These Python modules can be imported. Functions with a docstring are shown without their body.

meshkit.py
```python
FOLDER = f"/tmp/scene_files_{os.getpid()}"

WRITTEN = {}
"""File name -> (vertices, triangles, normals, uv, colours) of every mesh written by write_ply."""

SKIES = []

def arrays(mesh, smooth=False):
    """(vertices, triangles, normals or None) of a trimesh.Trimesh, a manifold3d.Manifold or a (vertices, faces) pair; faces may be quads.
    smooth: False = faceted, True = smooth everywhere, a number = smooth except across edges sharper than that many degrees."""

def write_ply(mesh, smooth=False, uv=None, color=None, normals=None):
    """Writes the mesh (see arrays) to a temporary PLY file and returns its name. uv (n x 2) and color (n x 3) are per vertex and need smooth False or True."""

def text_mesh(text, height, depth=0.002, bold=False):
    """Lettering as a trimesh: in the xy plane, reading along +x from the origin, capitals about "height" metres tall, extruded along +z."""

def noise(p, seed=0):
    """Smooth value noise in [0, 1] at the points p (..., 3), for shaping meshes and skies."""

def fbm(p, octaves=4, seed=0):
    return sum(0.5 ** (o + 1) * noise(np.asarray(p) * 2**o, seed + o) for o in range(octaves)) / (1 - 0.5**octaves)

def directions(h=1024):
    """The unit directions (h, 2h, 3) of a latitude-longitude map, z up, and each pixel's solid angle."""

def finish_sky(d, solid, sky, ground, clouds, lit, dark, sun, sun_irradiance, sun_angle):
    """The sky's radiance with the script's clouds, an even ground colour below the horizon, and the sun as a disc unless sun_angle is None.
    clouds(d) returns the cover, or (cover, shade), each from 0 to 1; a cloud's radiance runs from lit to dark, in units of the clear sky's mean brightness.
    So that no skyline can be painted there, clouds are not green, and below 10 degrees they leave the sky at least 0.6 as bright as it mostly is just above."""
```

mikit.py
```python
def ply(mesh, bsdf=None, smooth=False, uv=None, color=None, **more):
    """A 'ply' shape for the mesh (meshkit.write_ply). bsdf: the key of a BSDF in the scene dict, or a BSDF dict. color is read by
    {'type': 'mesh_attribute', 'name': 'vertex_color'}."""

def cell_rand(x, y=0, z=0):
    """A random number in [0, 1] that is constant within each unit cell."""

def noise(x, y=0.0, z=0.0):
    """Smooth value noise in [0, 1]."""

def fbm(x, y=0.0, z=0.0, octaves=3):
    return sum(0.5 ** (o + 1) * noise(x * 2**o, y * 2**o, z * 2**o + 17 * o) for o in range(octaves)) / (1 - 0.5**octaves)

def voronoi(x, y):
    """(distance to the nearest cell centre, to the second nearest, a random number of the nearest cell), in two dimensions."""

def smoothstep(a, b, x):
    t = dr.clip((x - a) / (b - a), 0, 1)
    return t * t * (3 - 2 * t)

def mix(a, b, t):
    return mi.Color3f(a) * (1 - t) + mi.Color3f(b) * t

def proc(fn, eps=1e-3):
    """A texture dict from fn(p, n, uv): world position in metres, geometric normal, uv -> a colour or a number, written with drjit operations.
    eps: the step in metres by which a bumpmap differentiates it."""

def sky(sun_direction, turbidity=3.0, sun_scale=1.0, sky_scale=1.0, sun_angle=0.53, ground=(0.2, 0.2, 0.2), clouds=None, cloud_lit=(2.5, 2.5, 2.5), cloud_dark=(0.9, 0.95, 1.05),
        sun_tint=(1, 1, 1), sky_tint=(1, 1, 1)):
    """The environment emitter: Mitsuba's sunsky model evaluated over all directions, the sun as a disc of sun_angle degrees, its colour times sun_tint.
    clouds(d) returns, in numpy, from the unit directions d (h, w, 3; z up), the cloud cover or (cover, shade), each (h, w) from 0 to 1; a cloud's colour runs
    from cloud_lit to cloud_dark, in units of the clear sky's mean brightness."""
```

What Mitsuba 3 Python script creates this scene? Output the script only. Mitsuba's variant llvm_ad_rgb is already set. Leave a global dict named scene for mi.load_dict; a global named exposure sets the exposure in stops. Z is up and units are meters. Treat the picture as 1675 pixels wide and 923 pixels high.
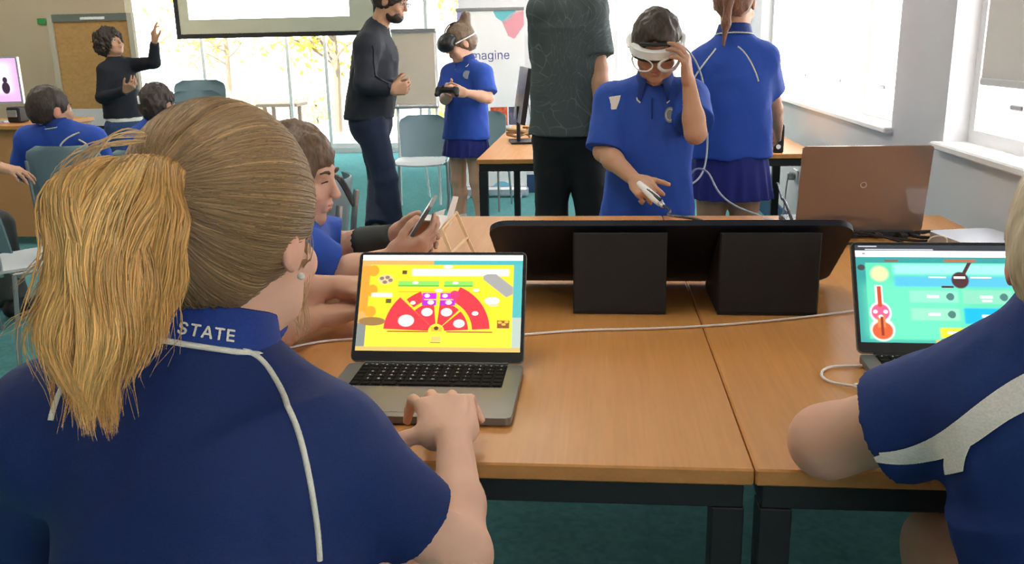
import math, numpy as np, trimesh, mitsuba as mi, drjit as dr, mikit, meshkit
from mikit import proc, noise, fbm, smoothstep, mix, cell_rand
from mitsuba import ScalarTransform4f as T4

# ------------------------------------------------------------------ camera, sky, lamps, exposure
# room axes: x to the window wall, y to the back of the room, z up; metres
scene, labels = {}, {}
exposure = 1.3
EYE = np.array([0, 0, 1.35])
_p, _r, _w = np.radians([15.0, 1.2, 5.7])
_h, _s = np.array([-np.sin(_w), np.cos(_w), 0]), np.array([np.cos(_w), np.sin(_w), 0])
LOOK = np.cos(_p) * _h - np.sin(_p) * np.array([0, 0, 1])
_u = np.cross(_s, LOOK)
UP = np.cos(_r) * _u + np.sin(_r) * _s
scene['camera'] = {'type': 'perspective', 'fov': math.degrees(2 * math.atan(837.5 / 1450)), 'fov_axis': 'x', 'near_clip': 0.05, 'far_clip': 300,
                   'to_world': T4().look_at(origin=EYE.tolist(), target=(EYE + LOOK).tolist(), up=UP.tolist())}
# a bright hazy day; the sun stands behind the building, so no sunbeam enters the windows
scene['sky'] = mikit.sky((-0.5, -0.75, 0.75), turbidity=5.0, sun_scale=12.0, sky_scale=14.0, ground=(0.5, 0.5, 0.48),
                         clouds=lambda d: 0.75 + 0.25 * meshkit.fbm(d * 3, 3), cloud_lit=(1.7, 1.7, 1.7), cloud_dark=(1.3, 1.3, 1.35))
FILL_LAMPS = [(x, y) for x in (-6.0, -3.3, -0.6) for y in (1.9, 4.6, 7.3)]     # unseen ceiling panels added as fill light (x, y)
FILL_POWER = 3.6

# ------------------------------------------------------------------ helpers: entries, labels, meshes
A = lambda *v: np.array(v if len(v) > 1 else v[0], float)
unit = lambda v: np.asarray(v, float) / max(np.linalg.norm(v), 1e-9)
rng = np.random.default_rng(7)


def key_for(name):
    k, n = name, 0
    while k in scene or k in labels:
        n += 1
        k = f'{name}_{n:03d}'
    return k


def thing(name, label, cat, group=None, kind=None):
    k = key_for(name)
    labels[k] = {'label': label, 'category': cat}
    if group: labels[k]['group'] = group
    if kind: labels[k]['kind'] = kind
    return k


def put(name, mesh, mat, parent=None, smooth=30, label=None, kind=None, **more):
    k = key_for((parent + '__' if parent else '') + name)
    if parent and k == parent: k = parent
    scene[k] = mikit.ply(mesh, mat, smooth, **more)
    if label or kind:
        labels[k] = {**({'label': label} if label else {}), **({'kind': kind} if kind else {})}
    return k


def put_at(name, shape, parent, M):
    k = key_for(parent + '__' + name)
    scene[k] = {**shape, 'to_world': T4(np.asarray(M).tolist())}
    return k


def own(key, mesh, mat, smooth=30, **more):      # the thing's own mesh
    scene[key] = mikit.ply(mesh, mat, smooth, **more)
    return key


def struct(name, mesh, mat, parent=None, smooth=30, label=None):
    k = put(name, mesh, mat, parent, smooth, label)
    if not parent: labels.setdefault(k, {})['kind'] = 'structure'
    return k


def cat(*ms):
    return trimesh.util.concatenate([trimesh.Trimesh(*m, process=False) if isinstance(m, tuple) else m for m in ms])


def rot(axis, deg, point=None):
    return trimesh.transformations.rotation_matrix(math.radians(deg), axis, point)


def place(m, loc=(0, 0, 0), rz=0, rx=0):
    m = m.copy()
    if rx: m.apply_transform(rot([1, 0, 0], rx))
    if rz: m.apply_transform(rot([0, 0, 1], rz))
    m.apply_translation(loc)
    return m


def box(c, s, b=0.003):
    h = A(s) / 2
    b = min(b, h.min() * 0.9)
    if b <= 0:
        m = trimesh.creation.box(s)
    else:
        pts = []
        for k in range(3):
            q = h - b
            q[k] = h[k]
            pts += [q * A(i, j, l) for i in (-1, 1) for j in (-1, 1) for l in (-1, 1)]
        m = trimesh.convex.convex_hull(np.array(pts))
    m.apply_translation(c)
    return m


def span(x0, x1, y0, y1, z0, z1, b=0.0):
    return box(((x0 + x1) / 2, (y0 + y1) / 2, (z0 + z1) / 2), (x1 - x0, y1 - y0, z1 - z0), b)


def spline(pts, n):
    from scipy.interpolate import CubicSpline
    pts = np.asarray(pts, float)
    if len(pts) < 3: return pts[0] + (pts[-1] - pts[0]) * np.linspace(0, 1, n)[:, None]
    d = np.r_[0, np.cumsum(np.linalg.norm(np.diff(pts, axis=0), axis=1) ** 0.7 + 1e-6)]
    return CubicSpline(d, pts)(np.linspace(0, d[-1], n))


def tube(pts, r, sides=8, flat=1.0, ref=None, closed_ends=True):
    """A swept tube with parallel-transported frames; r one radius or one per point."""
    pts = np.asarray(pts, float)
    n = len(pts)
    if n < 2: return trimesh.creation.icosphere(1, .001)
    r = np.broadcast_to(r, (n,)).astype(float)
    t = np.gradient(pts, axis=0)
    t /= np.linalg.norm(t, axis=1, keepdims=True) + 1e-12
    u = unit(np.cross(t[0], ref if ref is not None else ([0, 0, 1] if abs(t[0][2]) < 0.9 else [1, 0, 0])))
    V = []
    a = np.arange(sides) * 2 * np.pi / sides
    for i in range(n):
        u = unit(u - t[i] * (u @ t[i]))
        w = np.cross(t[i], u)
        V.append(pts[i] + r[i] * (np.cos(a)[:, None] * u + flat * np.sin(a)[:, None] * w))
    V = np.vstack(V + [pts[:1], pts[-1:]])
    F = []
    i, j = np.arange(sides), (np.arange(sides) + 1) % sides
    for k in range(n - 1):
        a0, b0 = k * sides, (k + 1) * sides
        F += [np.stack([a0 + i, a0 + j, b0 + j], 1), np.stack([a0 + i, b0 + j, b0 + i], 1)]
    if closed_ends:
        F += [np.stack([j, i, i * 0 + n * sides], 1), np.stack([(n - 1) * sides + i, (n - 1) * sides + j, i * 0 + n * sides + 1], 1)]
    return trimesh.Trimesh(V, np.vstack(F), process=False)


def rounded(w, h, r, d, seg=6):
    """A plate in the xz plane, w x h, corners rounded by r, d thick along y, centred."""
    from shapely.geometry import box as sbox
    p = sbox(-w / 2 + r, -h / 2 + r, w / 2 - r, h / 2 - r).buffer(r, quad_segs=seg)
    m = trimesh.creation.extrude_polygon(p, d, engine='earcut')
    m.apply_translation((0, 0, -d / 2))
    m.apply_transform(rot([1, 0, 0], 90))
    return m


def quad(p0, p1, p2, p3):
    """A flat sheet p0 p1 p2 p3 with uv (0,0) (1,0) (1,1) (0,1)."""
    v = np.array([p0, p1, p2, p3], float)
    return (v, np.array([[0, 1, 2], [0, 2, 3]])), np.array([[0, 0], [1, 0], [1, 1], [0, 1.0]])


def lettering(text, height, depth, origin, right, up, bold=False):
    """Raised letters standing on the plane through origin."""
    m = meshkit.text_mesh(text, height, depth, bold)
    right, up = unit(right), unit(up)
    M = np.eye(4)
    M[:3, 0], M[:3, 1], M[:3, 2], M[:3, 3] = right, up, np.cross(right, up), origin
    m.apply_transform(M)
    return m


# ------------------------------------------------------------------ helpers: smooth blended solids for bodies, clothes and hair
class Blob:
    def __init__(self):
        self.ops = []

    def copy(self):
        b = Blob()
        b.ops = list(self.ops)
        return b

    def _add(self, f, lo, hi, k, mode='+'):
        self.ops.append((f, A(lo), A(hi), k, mode))
        return self

    def bone(self, a, b, ra, rb=None, k=0.02, flat=1.0, n=None, cut=None, mode='+'):
        """A tapered limb. flat < 1 thins it along the direction n. cut: 'b' ends it flat at b."""
        a, b = A(a), A(b)
        rb = ra if rb is None else rb
        ba = b - a
        L2 = max(ba @ ba, 1e-9)
        n = None if n is None else unit(n)

        def f(p):
            q = p - a
            t = np.clip(q @ ba / L2, 0, 1)
            q = q - t[..., None] * ba
            if n is not None: q = q + (q @ n)[..., None] * (n * (1 / flat - 1))
            d = (np.sqrt((q * q).sum(-1)) - (ra + (rb - ra) * t)) * (flat if n is not None else 1)
            if cut == 'b': d = np.maximum(d, (p - b) @ unit(ba))
            return d
        R = max(ra, rb)
        return self._add(f, np.minimum(a, b) - R, np.maximum(a, b) + R, k, mode)

    def ell(self, c, r, M=None, k=0.02, mode='+'):
        c, r = A(c), A(r)
        M = np.eye(3) if M is None else np.asarray(M, float)        # columns: the ellipsoid's axes

        def f(p):
            q = (p - c) @ M
            k0 = np.sqrt(((q / r) ** 2).sum(-1))
            k1 = np.sqrt(((q / r ** 2) ** 2).sum(-1))
            return k0 * (k0 - 1) / np.maximum(k1, 1e-6)
        R = np.sqrt(((M * r) ** 2).sum(1))
        return self._add(f, c - R, c + R, k, mode)

    def cut(self, pt, n):
        pt, n = A(pt), unit(n)
        return self._add(lambda p: (p - pt) @ n, [-9] * 3, [9] * 3, 0, 'cut')

    def slab(self, fn):
        return self._add(fn, [-9] * 3, [9] * 3, 0, 'cut')

    def swell(self, fn):
        return self._add(fn, [-9] * 3, [9] * 3, 0, 'swell')

    @staticmethod
    def _mix(d, e, k, mode):
        if mode == 'cut': return np.maximum(d, e)
        if mode == 'swell': return d + e
        if mode == '-': d, e = -d, e
        if k > 0:
            h = np.clip(k - np.abs(d - e), 0, None)
            r = np.minimum(d, e) - h * h / (4 * k)
        else:
            r = np.minimum(d, e)
        return -r if mode == '-' else r

    def at(self, p):
        p = np.asarray(p, float)
        d = np.full(p.shape[:-1], 1.0)
        for f, lo, hi, k, mode in self.ops:
            d = self._mix(d, f(p), k, mode)
        return d

    def mesh(self, h=0.006):
        adds = [o for o in self.ops if o[4] == '+']
        lo, hi = np.min([o[1] for o in adds], 0) - 4 * h, np.max([o[2] for o in adds], 0) + 4 * h
        n = np.ceil((hi - lo) / h).astype(int) + 1
        ax = [(lo[i] + h * np.arange(n[i])).astype(np.float32) for i in range(3)]
        g = np.full(n, 0.3, np.float32)
        for f, a, b, k, mode in self.ops:
            m = k + 4 * h
            i0 = np.clip(np.floor((a - m - lo) / h).astype(int), 0, n)
            i1 = np.clip(np.ceil((b + m - lo) / h).astype(int) + 1, 0, n)
            if (i1 <= i0).any(): continue
            s = tuple(slice(x, y) for x, y in zip(i0, i1))
            if mode in ('cut', 'swell'):
                near = np.abs(g) < 0.25
                near &= True
                idx = np.nonzero((g < 4 * h))
                p = np.stack([ax[i][idx[i]] for i in range(3)], -1)
                g[idx] = self._mix(g[idx], f(p), k, mode)
                continue
            p = np.stack(np.meshgrid(*[ax[i][s[i]] for i in range(3)], indexing='ij'), -1)
            g[s] = self._mix(g[s], f(p).astype(np.float32), k, mode)
        return surface_net(g, lo, h)


def surface_net(g, lo, h):
    s = g < 0
    c = sum(s[i:s.shape[0] - 1 + i, j:s.shape[1] - 1 + j, k:s.shape[2] - 1 + k].astype(np.int8) for i in (0, 1) for j in (0, 1) for k in (0, 1))
    cell = np.argwhere((c > 0) & (c < 8))
    idx = np.full(c.shape, -1, np.int64)
    idx[tuple(cell.T)] = np.arange(len(cell))
    corner = np.array([[i, j, k] for i in (0, 1) for j in (0, 1) for k in (0, 1)])
    val = np.stack([g[tuple((cell + o).T)] for o in corner], 1)
    tot, num = np.zeros((len(cell), 3)), np.zeros(len(cell))
    for a in range(8):
        for b in range(a + 1, 8):
            if np.abs(corner[a] - corner[b]).sum() != 1: continue
            x = (val[:, a] < 0) != (val[:, b] < 0)
            t = val[x, a] / (val[x, a] - val[x, b])
            tot[x] += corner[a] + t[:, None] * (corner[b] - corner[a])
            num[x] += 1
    v = lo + h * (cell + tot / num[:, None])
    F = []
    for ax in range(3):
        a, b = [(1, 2), (2, 0), (0, 1)][ax]
        s0 = np.take(s, range(s.shape[ax] - 1), ax)
        s1 = np.take(s, range(1, s.shape[ax]), ax)
        for flip in (0, 1):
            e = np.argwhere(s0 & ~s1 if not flip else ~s0 & s1)
            e = e[(e[:, a] > 0) & (e[:, b] > 0)]
            q = []
            for da, db in ((1, 1), (0, 1), (0, 0), (1, 0)):
                o = e.copy()
                o[:, a] -= da
                o[:, b] -= db
                o = np.minimum(o, np.array(c.shape) - 1)
                q.append(idx[tuple(o.T)])
            q = np.stack(q, 1)
            q = q[(q >= 0).all(1)]
            q = q[:, ::-1] if flip else q
            F += [q[:, [0, 1, 2]], q[:, [0, 2, 3]]]
    return trimesh.Trimesh(v, np.vstack(F), process=False)


def stick(blob, pts, d, lift=0.0, reach=0.6, snap=False):
    """The points moved along the direction d until they meet the blob's surface (kept lift above it)."""
    p, d = np.array(pts, float), unit(d)
    start = p.copy()
    for _ in range(80):
        p = p + d * ((blob.at(p) - lift) * 0.7)[:, None]
    bad = ~(np.linalg.norm(p - start, axis=1) < reach)
    if not snap: return p[~bad]
    p[bad] = start[bad]
    for _ in range(25):                              # what the direction misses goes to the nearest surface
        g = np.stack([blob.at(p + e) - blob.at(p - e) for e in np.eye(3) * .004], 1)
        g /= np.linalg.norm(g, axis=1, keepdims=True) + 1e-9
        p = np.where(bad[:, None], p - g * ((blob.at(p) - lift) * .7)[:, None], p)
    return p


def relax(m, n=2):
    trimesh.smoothing.filter_taubin(m, iterations=n)
    return m

# ------------------------------------------------------------------ materials
def rgb(*c): return {'type': 'rgb', 'value': [float(x) for x in c]}
def mat(name, base, rough=0.6, metal=0.0, spec=0.4, **k):
    base = base if isinstance(base, dict) else rgb(*base)
    scene[name] = {'type': 'twosided', 'bsdf': {'type': 'principled', 'base_color': base, 'roughness': rough, 'metallic': metal, 'specular': spec, **k}}
    return name
def matte(name, base):
    base = base if isinstance(base, dict) else rgb(*base)
    scene[name] = {'type': 'twosided', 'bsdf': {'type': 'diffuse', 'reflectance': base}}
    return name
def vcol(name, rough=0.6, **k): return mat(name, {'type': 'mesh_attribute', 'name': 'vertex_color'}, rough, **k)

def beech_fn(p, n, uv):
    g = noise(p.x * 55, p.y * 3.0, p.z * 60)
    f = fbm(p.x * 210, p.y * 9, p.z * 200, 2)
    c = mix((0.485, 0.210, 0.058), (0.535, 0.245, 0.074), g)
    return c * (0.94 + 0.12 * f)
mat('beech', proc(beech_fn), 0.38, spec=0.45)
mat('beech_edge', (0.50, 0.27, 0.11), 0.5)
mat('pine', (0.72, 0.50, 0.28), 0.55)
mat('desk_wood', (0.46, 0.22, 0.09), 0.5)
def carpet_fn(p, n, uv):
    f = fbm(p.x * 60, p.y * 60, 0, 3)
    g = fbm(p.x * 1.3, p.y * 1.3, 3, 2)
    return mix((0.075, 0.215, 0.225), (0.125, 0.32, 0.325), f) * (0.85 + 0.3 * g)
matte('carpet', proc(carpet_fn))
matte('white_wall', (0.72, 0.72, 0.74))
matte('beige_wall', (0.60, 0.50, 0.37))
matte('ceiling_white', (0.8, 0.8, 0.78))
mat('navy_skirting', (0.02, 0.06, 0.13), 0.5)
mat('white_frame', (0.80, 0.80, 0.80), 0.4)
mat('black_metal', (0.012, 0.013, 0.016), 0.45)
mat('black_plastic', (0.012, 0.012, 0.014), 0.4)
mat('panel_navy', (0.008, 0.011, 0.019), 0.5, spec=0.25)
mat('box_black', (0.020, 0.021, 0.022), 0.6, spec=0.25)
mat('grey_metal', (0.42, 0.43, 0.45), 0.35, 0.8)
mat('dark_aluminium', (0.17, 0.165, 0.16), 0.42, 0.55)
mat('silver', (0.62, 0.64, 0.70), 0.35, 0.6)
mat('white_plastic', (0.82, 0.82, 0.82), 0.35)
mat('chair_shell', (0.16, 0.235, 0.265), 0.5)
mat('chair_seat', (0.52, 0.55, 0.56), 0.45)
mat('cork', proc(lambda p, n, uv: mix((0.40, 0.22, 0.075), (0.56, 0.33, 0.13), fbm(p.x * 40, p.y * 40, p.z * 40, 3))), 0.8)
mat('paper', (0.85, 0.85, 0.84), 0.7)
mat('cable_white', (0.72, 0.70, 0.66), 0.5)
mat('cable_grey', (0.40, 0.42, 0.45), 0.5)
scene['pane_glass'] = {'type': 'thindielectric', 'int_ior': 1.45}

# ------------------------------------------------------------------ the room
XR, YB, YF, XL, ZC = 1.33, 8.26, 11.6, -8.0, 2.9
XS = -1.26                                         # where the far bay turns back
CX = (-4.788, 9.000, 1.747)[0]                             # outer corner of the beige wall
struct('floor', span(XL, XR + .15, -3.2, YF + .1, -0.1, 0), 'carpet', smooth=False)
struct('ceiling', span(XL, XR + .15, -3.2, YF + .1, ZC, ZC + .1), 'ceiling_white', smooth=False)
W1, W2, W3 = (4.23, 7.75), (0.2, 3.60), (-2.9, -0.4)     # windows in the right wall (y from, y to)
SILL, HEAD = 0.95, 2.45
x0, x1 = XR, XR + .16
struct('wall_right', cat(span(x0, x1, -3.2, YB + .15, 0, SILL), span(x0, x1, -3.2, YB + .15, HEAD, ZC),
                         *[span(x0, x1, a, b, SILL, HEAD) for a, b in ((-3.2, W3[0]), (W3[1], W2[0]), (W2[1], W1[0]), (W1[1], YB + .15))]), 'white_wall', smooth=False)
BX0, BX1 = (-0.407, 8.260, 1.198)[0], 1.22
struct('wall_back', cat(span(XS, BX0, YB, YB + .15, 0, ZC), span(BX0, XR, YB, YB + .15, 0, .78), span(BX0, XR, YB, YB + .15, HEAD, ZC), span(BX1, XR, YB, YB + .15, .78, HEAD)), 'white_wall', smooth=False)
struct('wall_return', span(XS, XS + .15, YB + .15, YF + .1, 0, ZC), 'white_wall', smooth=False)
struct('wall_left', cat(span(XL, CX, 9.0, 9.15, 0, ZC)), 'beige_wall', smooth=False)
XC = -6.3
struct('wall_corner', span(XC - .15, XC, 9.15, YF + .1, 0, ZC), 'white_wall', smooth=False)
struct('wall_side', span(XL - .15, XL, -3.2, 9.15, 0, ZC), 'beige_wall', smooth=False)
struct('wall_rear', span(XL, XR, -3.35, -3.2, 0, ZC), 'beige_wall', smooth=False)
struct('wall_far', cat(span(XC, XS, YF, YF + .1, 2.4, ZC), span(XC, XS, YF, YF + .1, 0, 0.07)), 'white_wall', smooth=False)
struct('baseboard_back', span(XS, XR, YB - .015, YB, 0, .17), 'navy_skirting', smooth=False)
struct('baseboard_right', span(XR - .015, XR, -3.2, YB - .015, 0, .17), 'navy_skirting', smooth=False)
struct('baseboard_left', span(XL, CX, 8.985, 9.0, 0, .17), 'navy_skirting', smooth=False)


def window_x(n, y0, y1, bars):
    """A window in the right wall: frame, mullions, panes, sill board, latch."""
    k = f'window_{n}'
    labels[k] = {'kind': 'structure'}
    xf = XR + .09
    fr = [span(xf, xf + .05, y0, y1, SILL, SILL + .05), span(xf, xf + .05, y0, y1, HEAD - .05, HEAD), span(xf, xf + .05, y0, y0 + .05, SILL, HEAD), span(xf, xf + .05, y1 - .05, y1, SILL, HEAD)]
    put('frame', cat(*fr), 'white_frame', k, False)
    for b in bars: put('mullion', span(xf, xf + .05, b - .025, b + .025, SILL + .05, HEAD - .05), 'white_frame', k, False)
    edges = [y0 + .05] + [c for b in bars for c in (b - .025, b + .025)] + [y1 - .05]
    for a, b in zip(edges[::2], edges[1::2]):
        m, uv = quad((xf + .025, a, SILL + .05), (xf + .025, b, SILL + .05), (xf + .025, b, HEAD - .05), (xf + .025, a, HEAD - .05))
        put('pane', m, 'pane_glass', k, False)
        put('latch', box((xf - .015, (a + b) / 2 - .0, SILL + .16), (.03, .09, .018), .004), 'grey_metal', k)
    put('sill_board', box((XR + .03, (y0 + y1) / 2, SILL - .012), (.14, y1 - y0 + .06, .028), .006), 'white_frame', k)


window_x(1, *W1, [5.0, 5.9, 6.8])
window_x(2, *W2, [1.05, 1.9, 2.75])
window_x(3, *W3, [-1.65])


def window_y(n, xa, xb, y, z0, z1, bars, rail=None):
    k = f'window_{n}'
    labels[k] = {'kind': 'structure'}
    fr = [span(xa, xb, y, y + .05, z0, z0 + .05), span(xa, xb, y, y + .05, z1 - .05, z1), span(xa, xa + .05, y, y + .05, z0, z1), span(xb - .05, xb, y, y + .05, z0, z1)]
    put('frame', cat(*fr), 'white_frame', k, False)
    for b in bars: put('mullion', span(b - .02, b + .02, y, y + .05, z0 + .05, z1 - .05), 'white_frame', k, False)
    edges = [xa + .05] + [c for b in bars for c in (b - .02, b + .02)] + [xb - .05]
    for a, b in zip(edges[::2], edges[1::2]):
        m, uv = quad((a, y + .025, z0 + .05), (b, y + .025, z0 + .05), (b, y + .025, z1 - .05), (a, y + .025, z1 - .05))
        put('pane', m, 'pane_glass', k, False)


window_y(4, BX0, BX1, YB + .07, .78, HEAD, [.15, .68])
put('sill_board', box(((BX0 + BX1) / 2, YB + .02, .78 - .012), (BX1 - BX0, .12, .028), .006), 'white_frame', 'window_4')
window_y(5, XC, XS, YF + .03, 0.07, 2.4, [-5.2, -4.05, (-3.542, 11.600, 1.036)[0], -2.2])

# ceiling light panels, added out of view to brighten the room
for i, (x, y) in enumerate(FILL_LAMPS):
    k = thing('ceiling_light', 'added unseen ceiling light panel in the %s row, %s' % (('desk-side', 'middle', 'window-side')[i // 3], ('nearest the two beech tables', 'halfway down the room', 'nearest the far glass')[i % 3]), 'ceiling light')
    put('housing', cat(span(x - .31, x + .31, y - .61, y - .59, ZC - .03, ZC), span(x - .31, x + .31, y + .59, y + .61, ZC - .03, ZC), span(x - .31, x - .29, y - .59, y + .59, ZC - .03, ZC), span(x + .29, x + .31, y - .59, y + .59, ZC - .03, ZC)), 'white_frame', k, False)
    m, uv = quad((x - .29, y - .59, ZC - .015), (x - .29, y + .59, ZC - .015), (x + .29, y + .59, ZC - .015), (x + .29, y - .59, ZC - .015))
    put('diffuser', m, 'white_plastic', k, False, emitter={'type': 'area', 'radiance': rgb(FILL_POWER, FILL_POWER * .93, FILL_POWER * .82)})

# outside: paving, trees and a bench beyond the glass
matte('paving', (0.68, 0.67, 0.64))
struct('ground_outside', cat(span(-30, 30, YF + .1, 60, -.12, -.03), span(XR + .16, 30, -20, YF + .1, -.12, -.03)), 'paving', smooth=False)
mat('bark', (0.11, 0.095, 0.07), 0.9)
scene['leaf'] = {'type': 'principledthin', 'base_color': {'type': 'mesh_attribute', 'name': 'vertex_color'}, 'roughness': 0.6, 'diff_trans': 0.9}


def tree(x, y, h, r, seed, label):
    g = np.random.default_rng(seed)
    k = thing('tree', label, 'tree')
    ms = [tube([(x, y, -.1), (x + .05, y, h * .3), (x - .05, y + .1, h * .75)], [.07, .055, .02], 7)]
    tips = []
    for i in range(14):
        z = h * g.uniform(.22, .7)
        a = g.uniform(0, 6.28)
        e = A(x + r * math.cos(a) * g.uniform(.5, 1), y + r * math.sin(a) * .8, z + g.uniform(.3, .9))
        ms.append(tube(spline([(x, y, z), (A(x, y, z) + e) / 2 + g.normal(0, .08, 3), e], 6), np.linspace(.028, .008, 6), 5))
        tips += [e, (A(x, y, z) + e) / 2]
    put('trunk', cat(*ms), 'bark', k)
    c = np.repeat(np.array(tips), 40, 0) + g.normal(0, .22, (len(tips) * 40, 3))
    n = len(c)
    u = g.normal(size=(n, 3)); u /= np.linalg.norm(u, axis=1, keepdims=True)
    w = np.cross(u, g.normal(size=(n, 3))); w /= np.linalg.norm(w, axis=1, keepdims=True)
    s = g.uniform(.05, .10, (n, 1))
    v = np.stack([c - u * s, c + w * s * .45, c + u * s, c - w * s * .45], 1).reshape(-1, 3)
    f = (np.arange(n) * 4)[:, None] + np.array([[0, 1, 2, 0, 2, 3]])
    col = np.repeat(g.uniform(0, 1, (n, 1)) * A(.10, .03, .0) + A(.26, .27, .06), 4, 0)
    put('foliage', (v, f.reshape(-1, 3)), 'leaf', k, False, kind='stuff', color=col)


tree(-4.4, 14.9, 3.6, 1.1, 1, 'small yellow-green tree with bare branches seen through the glass under the projection screen')
tree(-1.9, 18.6, 3.4, 1.2, 2, 'pale leafy tree seen through the glass behind the flip chart')
tree(-8.2, 19.5, 4.5, 1.5, 3, 'hazy tree farthest out beyond the glass, behind the chair stack')
bx, by = (-4.670, 13.000, 0.480)[:2]
k = thing('garden_table', 'low brown wooden table standing on the paving outside the glass', 'table')
put('table_top', box((bx, by, .56), (.62, .5, .045), .006), 'bark', k)
for sx in (-1, 1):
    for sy in (-1, 1): put('leg', box((bx + sx * .2, by + sy * .18, .24), (.05, .05, .6), .004), 'bark', k)
for i in range(5):
    hx = -6.6 + i * 1.25
    k = thing('garden_shrub', ['low yellow-green shrub outside the glass behind the stacked chairs', 'low shrub outside the glass beside the garden table', 'low shrub outside the glass under the thin tree',
                               'low shrub outside the glass behind the man in the dark jacket', 'low shrub outside the glass between the flip chart legs'][i], 'shrub')
    g = np.random.default_rng(40 + i)
    n = 700
    d = g.normal(size=(n, 3)); d /= np.linalg.norm(d, axis=1, keepdims=True)
    c = A(hx, 16.4 + .35 * (i % 2), .32) + d * A(.5, .4, .34) * g.uniform(.6, 1, (n, 1))
    u = g.normal(size=(n, 3)); u /= np.linalg.norm(u, axis=1, keepdims=True)
    w = np.cross(u, d + .01); w /= np.linalg.norm(w, axis=1, keepdims=True)
    s = g.uniform(.04, .08, (n, 1))
    v = np.stack([c - u * s, c + w * s * .5, c + u * s, c - w * s * .5], 1).reshape(-1, 3)
    f = (np.arange(n) * 4)[:, None] + np.array([[0, 1, 2, 0, 2, 3]])
    col = np.repeat(g.uniform(0, 1, (n, 1)) * A(.2, .1, .05) + A(.50, .56, .30), 4, 0)
    put('foliage', (v, f.reshape(-1, 3)), 'leaf', k, False, color=col)
    put('stem', tube([(hx, 16.4 + .35 * (i % 2), -.05), (hx, 16.4 + .35 * (i % 2), .4)], .03, 6), 'bark', k)

# ------------------------------------------------------------------ the two beech tables in front, and the ones behind
TZ = 0.74


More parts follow.
